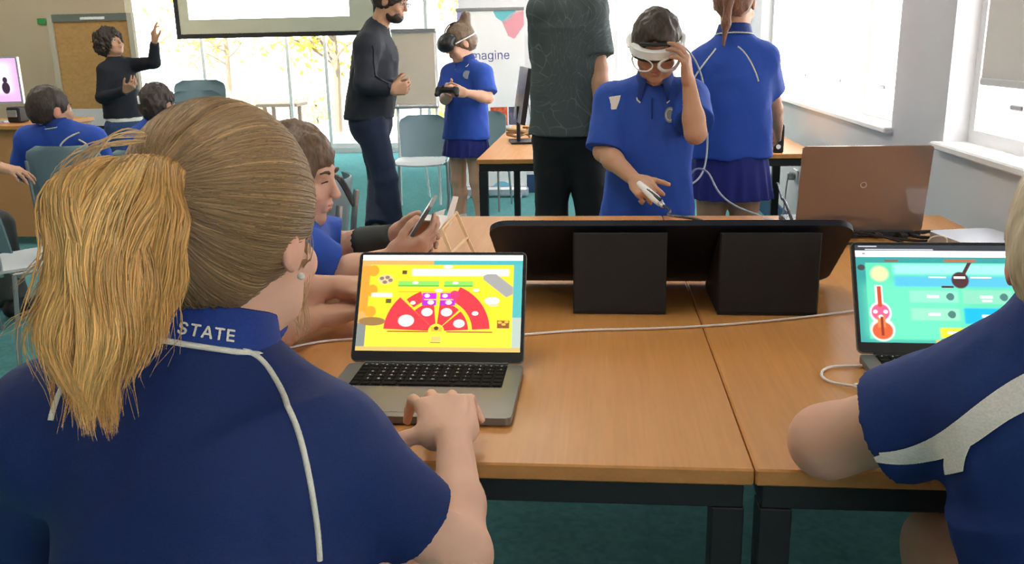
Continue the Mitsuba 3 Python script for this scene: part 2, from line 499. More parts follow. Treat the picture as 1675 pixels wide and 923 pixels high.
def table(label, x0, x1, y0, y1, group=None, skip=()):
    k = thing('table', label, 'table', group)
    put('tabletop', span(x0, x1, y0, y1, TZ - .027, TZ, .003), 'beech', k)
    zt = TZ - .0275
    f = [span(x0 + .012, x1 - .012, y + a, y + b, zt - .042, zt, .002) for y, a, b in ((y0, .012, .057), (y1, -.057, -.012))]
    f += [span(x + a, x + b, y0 + .057, y1 - .057, zt - .042, zt, .002) for x, a, b in ((x0, .012, .057), (x1, -.057, -.012))]
    put('frame', cat(*f), 'black_metal', k)
    for x in (x0 + .034, x1 - .034):
        for y in (y0 + .034, y1 - .034):
            if (x > (x0 + x1) / 2, y > (y0 + y1) / 2) in skip: continue
            g = put('leg', span(x - .024, x + .024, y - .024, y + .024, .012, zt - .042, .002), 'black_metal', k)
            put('foot_cap', span(x - .025, x + .025, y - .025, y + .025, 0.001, .014, .002), 'black_plastic', g)
    return k


SEAM = 0.232
table('beech table under the open laptop with the yellow screen', -.69, SEAM - .0012, 1.212, 3.2)
table('beech table along the window wall under the laptop with the green screen', SEAM + .0012, 1.20, 1.212, 3.2)
table('beech table carrying the side-on monitor beside the banner', -.67, .12, 4.87, 6.98)
table('beech table in the corner by the windows, behind the girl in the pleated skirt', .16, 1.20, 5.0, 6.0)


# ------------------------------------------------------------------ the laptops
def blend(c, col, m):
    return c * (1 - m) + mi.Color3f(*col) * m


def inbox(u, v, x0, x1, y0, y1, e=.004):
    f = lambda t, a, b: smoothstep(a - e, a + e, t) * (1 - smoothstep(b - e, b + e, t))
    return f(u, x0, x1) * f(v, y0, y1)


def disc(u, v, x, y, rx, ry, e=.12):
    d = dr.sqrt(((u - x) / rx) ** 2 + ((v - y) / ry) ** 2)
    return 1 - smoothstep(1 - e, 1 + e, d)


def quiz_yellow(p, n, uv):
    u, v = uv.x, 1 - uv.y                       # v runs down the screen
    c = mi.Color3f(.62, .36, .10) * (dr.zeros(mi.Float, dr.width(u)) + 1)
    c = blend(c, (.06, .40, .40), inbox(u, v, .45, 1.01, .055, .20) + 0)
    c = blend(c, (.08, .42, .42), inbox(u, v, .93, 1.01, .10, .65))
    c = blend(c, (.42, .50, .44), inbox(u, v, .93, 1.01, .65, 1.01))
    c = blend(c, (.20, .22, .20), inbox(u, v, -.01, .06, .72, .97))
    c = blend(c, (.75, .30, .03), inbox(u, v, -.01, .09, .12, .60))
    c = blend(c, (1.0, .72, .02), inbox(u, v, .055, .945, .105, .955))
    c = blend(c, (1.0, .86, .04), inbox(u, v, .055, .945, .70, .955))
    for yy, s in ((.17, .03), (.38, .035), (.60, .03)):                  # orange drips down the side
        c = blend(c, (.90, .32, .02), disc(u, v, .075, yy, .035, s + .03))
    c = blend(c, (.30, .16, .05), disc(u, v, .09, .70, .085, .045))
    c = blend(c, (.10, .06, .02), inbox(u, v, .255, .285, .165, .205))
    c = blend(c, (1, 1, .95), inbox(u, v, .32, .915, .15, .22, .012))
    c = blend(c, (1, 1, .9), disc(u, v, .54, .125, .03, .018))
    for a, b in ((.235, .49), (.52, .70)):
        c = blend(c, (.22, .75, .10), inbox(u, v, a, b, .275, .325))
        c = blend(c, (.10, .40, .05), inbox(u, v, a, b, .320, .335))
        c = blend(c, (.8, 1, .7), disc(u, v, (a + b) / 2 - .02, .295, .02, .014))
    for a, b in ((.235, .68), (.70, .75)): c = blend(c, (.45, .36, .0), inbox(u, v, a, b, .385, .393))
    for x, y, r in ((.49, .375, .025), (.72, .37, .02)): c = blend(c, (1, .98, .75), disc(u, v, x, y, r, .018))
    c = blend(c, (.62, .50, .30), disc(u, v, .155, .262, .045, .05, .2))          # small cluster of people
    for x, y in ((.13, .25), (.165, .24), (.185, .27), (.15, .29)): c = blend(c, (.25, .17, .12), disc(u, v, x, y, .014, .018))
    c = blend(c, (1, .98, .9), inbox(u, v, .075, .20, .405, .445, .01))
    c = blend(c, (.12, .10, .02), inbox(u, v, .165, .20, .465, .51))
    # grey set square, white cube, dark box of notes
    w = (u - .855) * .45 - (v - .30) * .35
    l = (u - .855) * .7 + (v - .30) * .8
    c = blend(c, (.33, .32, .30), inbox(l, w, -.13, .15, -.028, .028, .004) * inbox(u, v, .76, .945, .2, .6))
    c = blend(c, (1, .98, .9), disc(u, v, .82, .48, .045, .04))
    c = blend(c, (.62, .55, .40), disc(u, v, .83, .525, .03, .014))
    c = blend(c, (.25, .08, .02), inbox(u, v, .855, .93, .68, .76))
    for x, y in ((.872, .70), (.895, .72), (.912, .695)): c = blend(c, (.9, .45, .05), disc(u, v, x, y, .013, .013))
    # the fan of red segments round (.49, .80)
    X, Y = (u - .488) * 1.54, .795 - v
    r, th = dr.sqrt(X * X + Y * Y), dr.atan2(Y, X) * (180 / math.pi)
    ring = lambda r0, r1, a0, a1: inbox(r, th, r0, r1, a0, a1, .006) * smoothstep(.004, .012, Y)
    red = (.80, .035, .05)
    c = blend(c, (.35, .01, .01), inbox(u, v, .185, .83, .795, .806) * (1 - inbox(u, v, .44, .55, .78, .82)))
    for a in ((.075, .50, 136, 178), (.075, .30, 97, 136), (.33, .44, 112, 133), (.075, .30, 47, 86), (.075, .30, 3, 43), (.335, .50, 3, 66)):
        c = blend(c, red, smoothstep(a[0] - .004, a[0] + .004, r) * (1 - smoothstep(a[1] - .004, a[1] + .004, r)) * smoothstep(a[2] - 1, a[2] + 1, th) * (1 - smoothstep(a[3] - 1, a[3] + 1, th)))
    for x, y, a, b in ((.30, .69, .048, .06), (.425, .60, .034, .042), (.335, .505, .016, .02), (.545, .60, .034, .042), (.625, .715, .034, .042), (.72, .61, .02, .022)):
        c = blend(c, (1, .93, .75), disc(u, v, x, y, a, b))
    for a, b in ((.39, .478), (.50, .595)):                            # the purple stage
        c = blend(c, (.52, .02, .62), inbox(u, v, a, b, .40, .465))
        c = blend(c, (.45, .02, .58), inbox(u, v, a, b, .475, .53))
        c = blend(c, (1, .85, 1), disc(u, v, a + .03, .43, .017, .02))
        c = blend(c, (1, .85, 1), disc(u, v, a + .055, .50, .02, .022))
    c = blend(c, (.75, .03, .15), disc(u, v, .59, .42, .03, .045))
    c = blend(c, (.85, .45, .03), inbox(u, v, .455, .525, .75, .80))
    c = blend(c, (.10, .05, .02), disc(u, v, .488, .765, .014, .02))
    c = blend(c, (.85, .50, .12), inbox(u, v, .46, .52, .845, .90))
    c = blend(c, (.25, .16, .02), inbox(u, v, .455, .52, .905, .915))
    c = blend(c, (.60, .42, .12), inbox(u, v, -.01, 1.01, .955, 1.01))
    c = blend(c, (1, 1, 1), inbox(u, v, -.01, 1.01, -.01, .058))
    return c * 1.0


def quiz_green(p, n, uv):
    u, v = uv.x, 1 - uv.y
    c = mi.Color3f(.03, .28, .27) * (dr.zeros(mi.Float, dr.width(u)) + 1)
    c = blend(c, (.10, .60, .38), inbox(u, v, .055, 1.01, .185, .965))
    c = blend(c, (.13, .70, .42), inbox(u, v, .055, .6, .4, .965, .08))
    c = blend(c, (.30, .85, .75), inbox(u, v, .22, 1.01, .20, .30, .02))
    c = blend(c, (.08, .45, .75), inbox(u, v, .22, 1.01, .325, .43, .015))
    c = blend(c, (.20, .10, .06), inbox(u, v, .17, .25, .155, .175))
    c = blend(c, (.35, .14, .08), inbox(u, v, .52, .70, .145, .175))
    c = blend(c, (.05, .05, .05), disc(u, v, .03, .235, .022, .03))
    c = blend(c, (.85, .95, .35), disc(u, v, .135, .30, .05, .075, .3))
    # violin
    c = blend(c, (.95, .85, .75), disc(u, v, .125, .70, .062, .11) + 0)
    c = blend(c, (.95, .85, .75), disc(u, v, .13, .87, .07, .115) * (1 - disc(u, v, .125, .70, .062, .11)))
    c = blend(c, (.95, .85, .75), inbox(u, v, .10, .145, .42, .62))
    c = blend(c, (.75, .10, .22), disc(u, v, .125, .695, .053, .085))
    c = blend(c, (.62, .10, .03), disc(u, v, .13, .88, .06, .09))
    c = blend(c, (.50, .06, .02), inbox(u, v, .113, .137, .43, .64))
    c = blend(c, (.75, .20, .06), inbox(u, v, .105, .15, .72, .85))
    for x, y in ((.095, .69), (.155, .69), (.125, .74)): c = blend(c, (1, .75, .85), disc(u, v, x, y, .014, .02))
    c = blend(c, (.25, .03, .01), inbox(u, v, .122, .138, .74, .93))
    # bird-like dark brown mark with a lettering bar
    c = blend(c, (.06, .02, .02), disc(u, v, .60, .36, .05, .085))
    c = blend(c, (.06, .02, .02), inbox((u - .635) + (v - .26) * .35, v, -.012, .012, .18, .32))
    c = blend(c, (.06, .02, .02), inbox(u, v, .49, .56, .42, .44))
    c = blend(c, (.9, 1, 1), inbox(u, v, .42, .52, .325, .34) + inbox(u, v, .565, .63, .322, .345) + inbox(u, v, .66, .78, .325, .34))
    # four answer buttons
    for x0, x1, y0, y1, col in ((.30, .58, .47, .59, (.24, .74, .48)), (.605, .885, .46, .60, (.22, .60, .42)), (.30, .58, .65, .77, (.26, .74, .46)), (.605, .885, .645, .80, (.0, .42, .78))):
        c = blend(c, col, inbox(u, v, x0, x1, y0, y1, .01))
        yy = (y0 + y1) / 2
        c = blend(c, (.75, 1, .85), inbox(u, v, x0 + .10, x0 + .17, yy - .015, yy + .015, .006))
        if y0 < .465: c = blend(c, (.75, 1, .85), inbox(u, v, x0 + .11, x0 + .165, yy + .028, yy + .05, .006))
        xx = x1 - .045
        c = blend(c, (.06, .18, .16) if col[0] > .01 else (.35, .05, .30), dr.maximum(inbox(u, v, xx - .024, xx, yy - .016, yy + .016), disc(u, v, xx, yy, .022, .038)))
    c = blend(c, (.75, .85, .02), inbox(u, v, .46, .735, .845, .945, .012))
    c = blend(c, (1, 1, .75), inbox(u, v, .50, .69, .88, .905, .006))
    c = blend(c, (.9, 1, 1), disc(u, v, .955, .405, .017, .02))
    c = blend(c, (.75, .42, .12), inbox(u, v, .43, .63, .965, 1.01))
    c = blend(c, (.12, .08, .05), disc(u, v, .475, .985, .02, .03))
    c = blend(c, (1, 1, 1), inbox(u, v, -.01, 1.01, .055, .125))
    c = blend(c, (.2, .2, .2), disc(u, v, .05, .09, .012, .006))
    c = blend(c, (.03, .035, .045), inbox(u, v, -.01, 1.01, -.01, .058))
    c = blend(c, (.5, .5, .55), inbox(u, v, .02, .13, .008, .02) + inbox(u, v, .06, .46, .04, .052))
    return c * 1.0


mat('key_black', (.010, .010, .011), .8, spec=.12)
KEYCAP = mikit.ply(box((0, 0, .0012), (.0158, .0145, .0024), .0012), 'key_black', 30)
SPACE = mikit.ply(box((0, 0, .0012), (.0945, .0145, .0024), .0012), 'key_black', 30)
WIDE = mikit.ply(box((0, 0, .0012), (.0255, .0145, .0024), .0012), 'key_black', 30)


def laptop(label, loc, rz, tilt, screen_fn, power, keys=True):
    """loc: the middle of the hinge line on the table; tilt: lean of the lid from upright, degrees."""
    k = thing('laptop', label, 'laptop')
    W, D, H = .341, .252, .228
    M = np.eye(4); M[:3, 3] = loc
    M = M @ rot([0, 0, 1], rz)
    tr = lambda m, X=np.eye(4): (m := m.copy(), m.apply_transform(M @ X))[0]
    slab = place(rounded(W, D, .012, .0125), (0, 0, 0), rx=90)       # xz plate laid flat
    slab.apply_translation((0, -D / 2 - .004, .0095))
    put('base', tr(slab), 'dark_aluminium', k)
    put('keyboard_well', tr(box((0, -.066, .0160), (.282, .110, .0012), .0004)), 'key_black', k)
    put('touchpad', tr(box((0, -.195, .0159), (.135, .085, .0006), .0002)), 'dark_aluminium', k)
    for sx in (-1, 1): put('foot', tr(box((sx * .14, -.03, .0016), (.02, .02, .003), .001)), 'black_plastic', k); put('foot', tr(box((sx * .14, -.23, .0016), (.02, .02, .003), .001)), 'black_plastic', k)
    if keys:
        rows = [('`1234567890-=', 0), ('QWERTYUIOP[]', .010), ('ASDFGHJKL;', .014), ('ZXCVBNM,./', .022)]
        lg = []
        for r, (txt, off) in enumerate([('', 0)] + rows):
            yy = -.020 - r * .0182
            n = 14
            for i in range(n):
                xx = -.1315 + i * .0202
                put_at('key', KEYCAP, k, M @ trimesh.transformations.translation_matrix((xx, yy, .0166)))
                ch = (txt[i - 1] if 1 <= i <= len(txt) else '') if r else 'o'
                if ch.strip(): lg.append(lettering(ch, .0048, .0003, (xx - .0022, yy - .0018, .01905), (1, 0, 0), (0, 1, 0)))
        yy = -.020 - 5 * .0182
        for i, xx in enumerate((-.1315, -.1113, -.0911, .0905, .1107, .1309)): put_at('key', KEYCAP, k, M @ trimesh.transformations.translation_matrix((xx, yy, .0166)))
        put_at('key', WIDE, k, M @ trimesh.transformations.translation_matrix((-.066, yy, .0166)))
        put_at('key', WIDE, k, M @ trimesh.transformations.translation_matrix((.066, yy, .0166)))
        put_at('key', SPACE, k, M @ trimesh.transformations.translation_matrix((0, yy, .0166)))
        put('key_lettering', tr(cat(*lg)), 'white_plastic', k, False)
    L = trimesh.transformations.translation_matrix((0, .002, .014)) @ rot([1, 0, 0], -tilt)
    lid = rounded(W, H, .011, .0055); lid.apply_translation((0, .002, H / 2 + .002))
    s = put('lid', tr(lid, L), 'dark_aluminium', k)
    b = rounded(W - .003, H - .003, .010, .0016); b.apply_translation((0, -.0016, H / 2 + .002))
    put('bezel', tr(b, L), 'black_plastic', s)
    x0, x1, z0, z1 = -W / 2 + .0075, W / 2 - .0075, .0235, H - .005
    m, uv = quad(*[trimesh.transform_points([q], M @ L)[0] for q in ((x0, -.0028, z0), (x1, -.0028, z0), (x1, -.0028, z1), (x0, -.0028, z1))])
    name = key_for(s + '__display')
    scene[name] = mikit.ply(m, 'black_plastic', False, uv=uv, emitter={'type': 'area', 'radiance': proc(lambda p, n, uv, f=screen_fn, g=power: f(p, n, uv) * g)})
    put('hinge', tr(trimesh.creation.cylinder(.006, W * .82, transform=rot([0, 1, 0], 90))).apply_translation(M[:3, :3] @ A(0, .002, .0125)), 'black_plastic', k)
    return k


SCREEN = 0.62
laptop('open laptop showing a yellow game with a red seating fan, hand on its keyboard', (-.311, 1.598, TZ), 0, 33, quiz_yellow, SCREEN)
laptop('open laptop showing a green quiz game with a violin, in front of the window-side pupil', (.675, 1.680, TZ), -1.0, 31, quiz_green, SCREEN)

# the dark laptop that drives the headset, seen from behind
k = thing('laptop', 'dark glossy laptop seen from behind its lid, wired to the headset, by the window wall', 'laptop')
gx, gy = .815, 2.80
mat('lid_gloss', proc(lambda p, n, uv: mix((.20, .135, .10), (.22, .15, .115), fbm(p.x * 6, p.z * 6, 0, 2))), 0.10, 0.35, 0.8)
base = box((gx, gy + .16, TZ + .014), (.385, .27, .022), .005)
put('base', base, 'black_plastic', k)
G = trimesh.transformations.translation_matrix((gx, gy + .03, TZ + .022)) @ rot([1, 0, 0], 8)
lid = rounded(.385, .272, .010, .007); lid.apply_translation((0, 0, .136)); lid.apply_transform(G)
s = put('lid', lid, 'lid_gloss', k)
scr = box((0, .0045, .138), (.36, .001, .23), 0); scr.apply_transform(G)
put('display', scr, 'black_plastic', s)
em = [trimesh.creation.annulus(.007, .010, .0006, transform=rot([1, 0, 0], 90))]
em[0].apply_translation((0, -.0042, .15)); em[0].apply_transform(G)
put('badge', em[0], 'grey_metal', s)
put('rear_vent', box((gx, gy + .012, TZ + .016), (.33, .012, .02), .003), 'black_metal', k)
for i in range(4): put('port_plug', box((gx - .10 + i * .075, gy - .012, TZ + .016), (.022, .04, .013), .003), 'black_plastic', k)
for x in (gx - .12, gx + .12): put('foot', box((x, gy + .15, TZ + .0015), (.03, .12, .003), .001), 'black_plastic', k)

# ------------------------------------------------------------------ black panel leaning over two black boxes
k = thing('tilted_display', 'wide black panel with rounded corners leaning on two black boxes across both tables', 'panel')
pa, pb = A(.159, 1.985, .955), A(.170, 2.262, .752)
ln = np.linalg.norm(pa - pb)
m = rounded(.825, ln, .05, .014)
up = unit(pa - pb); M = np.eye(4); M[:3, 0] = (1, 0, 0); M[:3, 2] = up; M[:3, 1] = np.cross(up, (1, 0, 0)); M[:3, 3] = (pa + pb) / 2
m.apply_transform(M)
own_body = put('back_shell', m, 'panel_navy', k)
m = rounded(.80, ln - .03, .045, .003); m.apply_translation((0, .0082, 0)); m.apply_transform(M)
put('front_glass', m, 'lid_gloss', k)
for x0, x1, lab in (((-0.056, 2.010, 0.740)[0], (0.157, 2.001, 0.740)[0], 'square black box standing on the table nearer the yellow laptop, propping the panel'),
                    ((0.274, 1.990, 0.740)[0], (0.497, 1.991, 0.740)[0], 'square black box standing on the window-side table, propping the panel')):
    k = thing('support_box', lab, 'box')
    y0 = 1.985
    prof = np.array([(0, 0), (.235, 0), (.235, .012), (.006, .192), (0, .192)])     # its top is cut to the panel's slope
    from shapely.geometry import Polygon
    pr = trimesh.creation.extrude_polygon(Polygon(prof), x1 - x0, engine='earcut')
    Q = np.array([[0, 0, 1, x0], [1, 0, 0, y0 - .002], [0, 1, 0, TZ + .001], [0, 0, 0, 1.0]])
    pr.apply_transform(Q)
    put('body', pr, 'box_black', k)
    put('front_face', box(((x0 + x1) / 2, y0 - .0045, TZ + .1), (x1 - x0 - .004, .004, .186), .0015), 'box_black', k)

# ------------------------------------------------------------------ silver box, cables
k = thing('mini_computer', 'flat silver box at the window end of the table, behind the green-screened laptop', 'computer')
c = A(1.112, 2.665, TZ)
m = place(rounded(.20, .20, .025, .036), (0, 0, 0), rx=90); m = place(m, c + A(0, 0, .022), rz=12)
put('case', m, 'silver', k)
m = place(rounded(.18, .18, .02, .004), (0, 0, 0), rx=90); put('base_plate', place(m, c + A(0, 0, .002), rz=12), 'black_plastic', k)
def cable(name, label, pts, r, m, n=60, cat_='cable', plugs=()):
    k = thing(name, label, cat_)
    put('cord', tube(spline(pts, n), r, 7), m, k, True)
    for a, b, rr in plugs: put('plug', tube([a, (A(a) + A(b)) / 2, b], rr, 8), m, k)
    return k
cable('charging_cable', 'thin white cable lying across both tables behind the two lit laptops', [(0.591, 2.014, 0.744), (0.485, 1.968, 0.744), (0.300, 1.904, 0.744), (0.097, 1.863, 0.744), (-0.022, 1.850, 0.744), (-0.154, 1.816, 0.744), (-0.360, 1.772, 0.744), (-0.545, 1.766, 0.744), (-0.647, 1.707, 0.744), (-0.674, 1.631, 0.744)], .0026, 'cable_white', 90)
cable('charging_cable', 'white cable looping out from the side of the green-screened laptop', [(0.464, 1.526, 0.750), (0.448, 1.544, 0.745), (0.419, 1.569, 0.744), (0.422, 1.614, 0.744), (0.447, 1.641, 0.744), (0.487, 1.646, 0.744), (0.506, 1.650, 0.744)], .0026, 'cable_white', 50, plugs=[((0.469, 1.510, 0.752), (0.459, 1.529, 0.750), .0055)])
cable('charging_cable', 'thin cable lying in front of the yellow-screened laptop by the blonde girl', [(-0.600, 1.471, 0.744), (-0.545, 1.516, 0.744), (-0.481, 1.538, 0.744)], .0022, 'cable_white', 20)
ring = [A(1.02, 2.80, TZ + .012) + A(.055 * math.cos(t), .038 * math.sin(t), .003 * (t % 2)) for t in np.linspace(0, 17, 60)]
cable('power_cable', 'black power cord coiled on the table beside the dark laptop', [A(.88, 2.775, TZ + .012), A(.94, 2.755, TZ + .008), A(1.0, 2.745, TZ + .008)] + ring, .0045, 'black_plastic', 220, plugs=[(A(.97, 2.87, TZ + .03), A(1.0, 2.83, TZ + .014), .008)])
cable('power_cable', 'tangle of black leads along the foot of the dark laptop', [A(.60, 2.755, TZ + .006), A(.68, 2.73, TZ + .012), A(.75, 2.76, TZ + .03), A(.84, 2.745, TZ + .025), A(.92, 2.72, TZ + .006), A(.82, 2.70, TZ + .006), A(.70, 2.715, TZ + .006)], .0042, 'black_plastic', 80)
cable('thin_cable', 'thin white lead curling up between the dark laptop and the silver box', [A(1.0, 2.68, TZ + .004), A(.965, 2.64, TZ + .02), A(.96, 2.60, TZ + .05), A(.985, 2.585, TZ + .055), A(1.0, 2.60, TZ + .03), A(.99, 2.62, TZ + .004)], .0022, 'cable_white', 40)

# ------------------------------------------------------------------ wooden easel with papers
k = thing('table_easel', 'pale wooden table easel holding white papers, beside the black panel', 'easel')
bl_, br_, tr_, tl_ = (A(q) for q in ((-0.545, 2.290, 0.748), (-0.514, 2.459, 0.748), (-0.421, 2.580, 0.871), (-0.435, 2.400, 0.857)))
nrm = unit(np.cross(br_ - bl_, tl_ - bl_)); nrm = nrm if nrm[0] < 0 else -nrm          # the side the papers lie on
hull = lambda q, t: trimesh.convex.convex_hull(np.vstack([A(q), A(q) - nrm * t]))
put('board', hull([bl_, br_, tr_, tl_], .006), 'pine', k)
for a_, b_ in ((tl_, A((-0.379, 2.329, 0.746))), (tr_, A((-0.352, 2.501, 0.745)))):
    put('strut', tube([a_, (a_ + b_) / 2, b_], .0062, 4), 'pine', k)
put('cross_bar', tube([tl_ * .45 + A((-0.379, 2.329, 0.746)) * .55, tr_ * .45 + A((-0.352, 2.501, 0.745)) * .55], .005, 4), 'pine', k)
put('ledge', hull([bl_ + nrm * .03, br_ + nrm * .03, br_ + nrm * .03 + A(0, 0, .012), bl_ + nrm * .03 + A(0, 0, .012)], .03), 'pine', k)
def card(label, *c):
    k = thing('paper_card', label, 'card', None)
    v = A(c); n = unit(np.cross(v[1] - v[0], v[3] - v[0])) * .0007
    own(k, trimesh.convex.convex_hull(np.vstack([v - n, v + n])), 'paper')
card('tall white card standing highest behind the wooden easel', (-0.467, 2.600, 0.813), (-0.453, 2.660, 0.812), (-0.428, 2.680, 0.900), (-0.436, 2.630, 0.910))
card('broad white sheet propped against the front of the wooden easel', (-0.590, 2.336, 0.745), (-0.516, 2.379, 0.745), (-0.450, 2.620, 0.852), (-0.513, 2.560, 0.867))
card('white card half behind the broad sheet on the wooden easel', (-0.532, 2.600, 0.798), (-0.493, 2.660, 0.800), (-0.473, 2.700, 0.858), (-0.495, 2.640, 0.858))

# ------------------------------------------------------------------ behind: monitor, banner, flip chart
def monitor(label, c, rz, w, h, zb, screen=None, lean=0, shell='dark_aluminium'):
    k = thing('monitor', label, 'monitor')
    tr = lambda m: place(m, (c[0], c[1], zb), rz)
    put('base', tr(place(rounded(.24, .17, .02, .012), (0, 0, .0065), rx=90)), shell, k)
    put('stem', tr(box((0, .03, .12), (.05, .022, .22), .004)), shell, k)
    R_ = rot([1, 0, 0], -lean)
    p = rounded(w, h, .008, .03); p.apply_transform(R_); p.apply_translation((0, 0, .13 + h / 2))
    s = put('panel', tr(p), shell, k)
    m, uv = quad((-w / 2 + .012, -.0165, -h / 2 + .02), (w / 2 - .012, -.0165, -h / 2 + .02), (w / 2 - .012, -.0165, h / 2 - .012), (-w / 2 + .012, -.0165, h / 2 - .012))
    m = trimesh.Trimesh(*m, process=False); m.apply_transform(R_); m.apply_translation((0, 0, .13 + h / 2)); m = tr(m)
    if screen is None: put('display', m, 'black_plastic', s, False)
    else: scene[key_for(s + '__display')] = mikit.ply(m, 'black_plastic', False, uv=uv, emitter={'type': 'area', 'radiance': screen})
    return k
mc = (-0.406, 5.376, 0.740)
mx, my = (-0.500, 5.750, 1.040)[:2]
monitor('black monitor turned side-on at the end of the table by the banner', (mx + .02, my - .02), 100, .55, .34, TZ, lean=-9, shell='black_plastic')
def pink_fn(p, n, uv):
    u, v = uv.x, 1 - uv.y
    c = mi.Color3f(.50, .24, .62) * (dr.zeros(mi.Float, dr.width(u)) + 1)
    c = blend(c, (.62, .46, .70), inbox(u, v, .1, .9, .1, .8, .1))
    return blend(c, (.02, .01, .02), dr.maximum(disc(u, v, .80, .50, .035, .07), disc(u, v, .80, .68, .06, .14)))
dx, dy, dz_ = (-4.199, 6.000, 1.040)
k = thing('desk', 'wood-panelled desk under the pink-lit monitor', 'desk')
d1 = (-3.926, 6.000, 0.870)
put('desk_top', span(d1[0] - 1.6, d1[0], 5.95, 6.7, d1[2] - .03, d1[2], .004), 'beech', k)
put('front_panel', span(d1[0] - 1.58, d1[0] - .04, 6.0, 6.03, .06, d1[2] - .03, .002), 'desk_wood', k)
put('side_panel', span(d1[0] - .04, d1[0] - .015, 5.98, 6.66, .0, d1[2] - .03, .002), 'desk_wood', k)
monitor('monitor with a pink picture standing on the wood-panelled desk', ((-4.456, 6.250, 1.050)[0], 6.25), 4, .52, .34, d1[2], proc(pink_fn), shell='silver')
k = thing('desk_phone', 'small dark device beside the pink-lit monitor on the desk', 'device')
put('body', box(((-4.217, 6.200, 0.918)[0], 6.2, d1[2] + .06), (.10, .12, .11), .01), 'black_plastic', k)
put('slot', box(((-4.217, 6.200, 0.918)[0], 6.135, d1[2] + .07), (.07, .012, .05), .003), 'grey_metal', k)

# pull-up banner
bl, br = (-1.240, 8.020, 0.014)[0], (-0.646, 8.020, 0.011)[0]
bt = (-0.898, 8.020, 1.650)[2]
k = thing('pull_up_banner', 'tall white pull-up banner lettered imagine, with coloured shapes at its top', 'banner')
bw, bxm = br - bl, (bl + br) / 2
YBn = 8.02
put('sheet', box((bxm, YBn, (.10 + bt) / 2), (bw, .004, bt - .10), 0), 'paper', k, False)
put('base', box((bxm, YBn, .05), (bw + .03, .11, .09), .02), 'silver', k)
put('top_rail', box((bxm, YBn, bt), (bw + .01, .02, .03), .004), 'grey_metal', k)
put('pole', tube([(bxm, YBn + .04, .09), (bxm, YBn + .03, .8), (bxm, YBn + .012, bt)], .009, 7), 'grey_metal', k)
for x in (bl + .06, br - .06): put('foot', box((x, YBn - .09, .012), (.035, .16, .02), .005), 'silver', k)
matte('print_teal', (.16, .50, .55)); matte('print_pink', (.78, .36, .42)); matte('print_purple', (.36, .33, .60)); matte('print_ink', (.13, .14, .32)); matte('print_blue', (.22, .55, .72))
from shapely.geometry import Polygon as Pg, Point as Pt
def print_shape(poly, m, name, dz=0, parent=k):
    g = trimesh.creation.extrude_polygon(poly, .0006, engine='earcut')
    g.apply_transform(np.array([[1, 0, 0, 0], [0, 0, 1, YBn - .0030 - dz], [0, 1, 0, 0], [0, 0, 0, 1.0]]))
    g.invert()
    put(name, g, m, parent, False)
sx = lambda px: bl + (px - 757) / 105 * bw
sz = lambda py: (-0.898, 8.020, 1.650)[2] + (py - 15) / 305 * (0.0 - bt)
print_shape(Pg([(sx(815), sz(17)), (sx(848), sz(17)), (sx(842), sz(27)), (sx(830), sz(34)), (sx(820), sz(27))]).buffer(.008), 'print_teal', 'teal_shape')
print_shape(Pg([(sx(829), sz(34)), (sx(845), sz(22)), (sx(860), sz(20)), (sx(860), sz(40)), (sx(846), sz(60)), (sx(838), sz(56))]).buffer(.008), 'print_pink', 'pink_shape')
print_shape(Pg([(sx(758), sz(17)), (sx(770), sz(17)), (sx(769), sz(34)), (sx(758), sz(38))]), 'print_purple', 'purple_shape')
print_shape(Pt(sx(822), sz(312)).buffer(.10).intersection(Pg([(bl, .10), (br, .10), (br, 1), (bl, 1)])), 'print_blue', 'blue_disc')
put('lettering', lettering('imagine', .072, .001, (sx(774), YBn - .0032, sz(93)), (1, 0, 0), (0, 0, 1)), 'print_ink', k, False)
put('small_lettering', lettering('· · · · · · ·', .03, .001, (sx(779), YBn - .0032, sz(106)), (1, 0, 0), (0, 0, 1)), 'print_purple', k, False)
for i, (a, b, c_, d, col) in enumerate(((792, 803, 170, 199, (.18, .36, .24)), (806, 833, 170, 200, (.62, .13, .06)), (835, 860, 170, 199, (.13, .12, .17)), (792, 815, 204, 232, (.16, .17, .07)), (818, 838, 204, 228, (.20, .22, .36)), (841, 860, 204, 228, (.33, .36, .30)))):
    mm = matte(f'print_photo_{i}', proc(lambda p, n, uv, c=col: mi.Color3f(*c) * (.35 + 1.3 * fbm(p.x * 40, p.z * 40, 1, 2))))
    print_shape(Pg([(sx(a), sz(d)), (sx(b), sz(d)), (sx(b), sz(c_)), (sx(a), sz(c_))]), mm, 'printed_photo')

# flip chart
k = thing('flip_chart', 'flip chart easel with a blank pad behind the two standing talkers', 'flip chart')
f0, f1 = (-1.727, 7.600, 1.484), (-1.363, 7.600, 0.864)
fx, fw_ = (f0[0] + f1[0]) / 2, f1[0] - f0[0]
matte('chart_pad', (.60, .52, .42))
put('board', box((fx, 7.62, (f0[2] + f1[2]) / 2), (fw_ + .02, .015, f0[2] - f1[2] + .02), .003), 'white_frame', k)
put('pad', box((fx, 7.606, (f0[2] + f1[2]) / 2 - .01), (fw_ - .02, .012, f0[2] - f1[2] - .04), .002), 'chart_pad', k)
put('clamp_bar', box((fx, 7.60, f0[2] - .005), (fw_ + .02, .03, .03), .004), 'grey_metal', k)
put('pen_tray', box((fx, 7.59, f1[2] - .015), (fw_ + .02, .06, .02), .004), 'grey_metal', k)
for sx_ in (-1, 1): put('leg', tube([(fx + sx_ * fw_ * .46, 7.63, f0[2] - .1), (fx + sx_ * fw_ * .47, 7.60, .4), (fx + sx_ * fw_ * .48, 7.58, .005)], .012, 7), 'white_frame', k)
put('leg', tube([(fx, 7.65, f0[2] - .1), (fx, 7.85, .4), (fx, 8.0, .005)], .012, 7), 'white_frame', k)

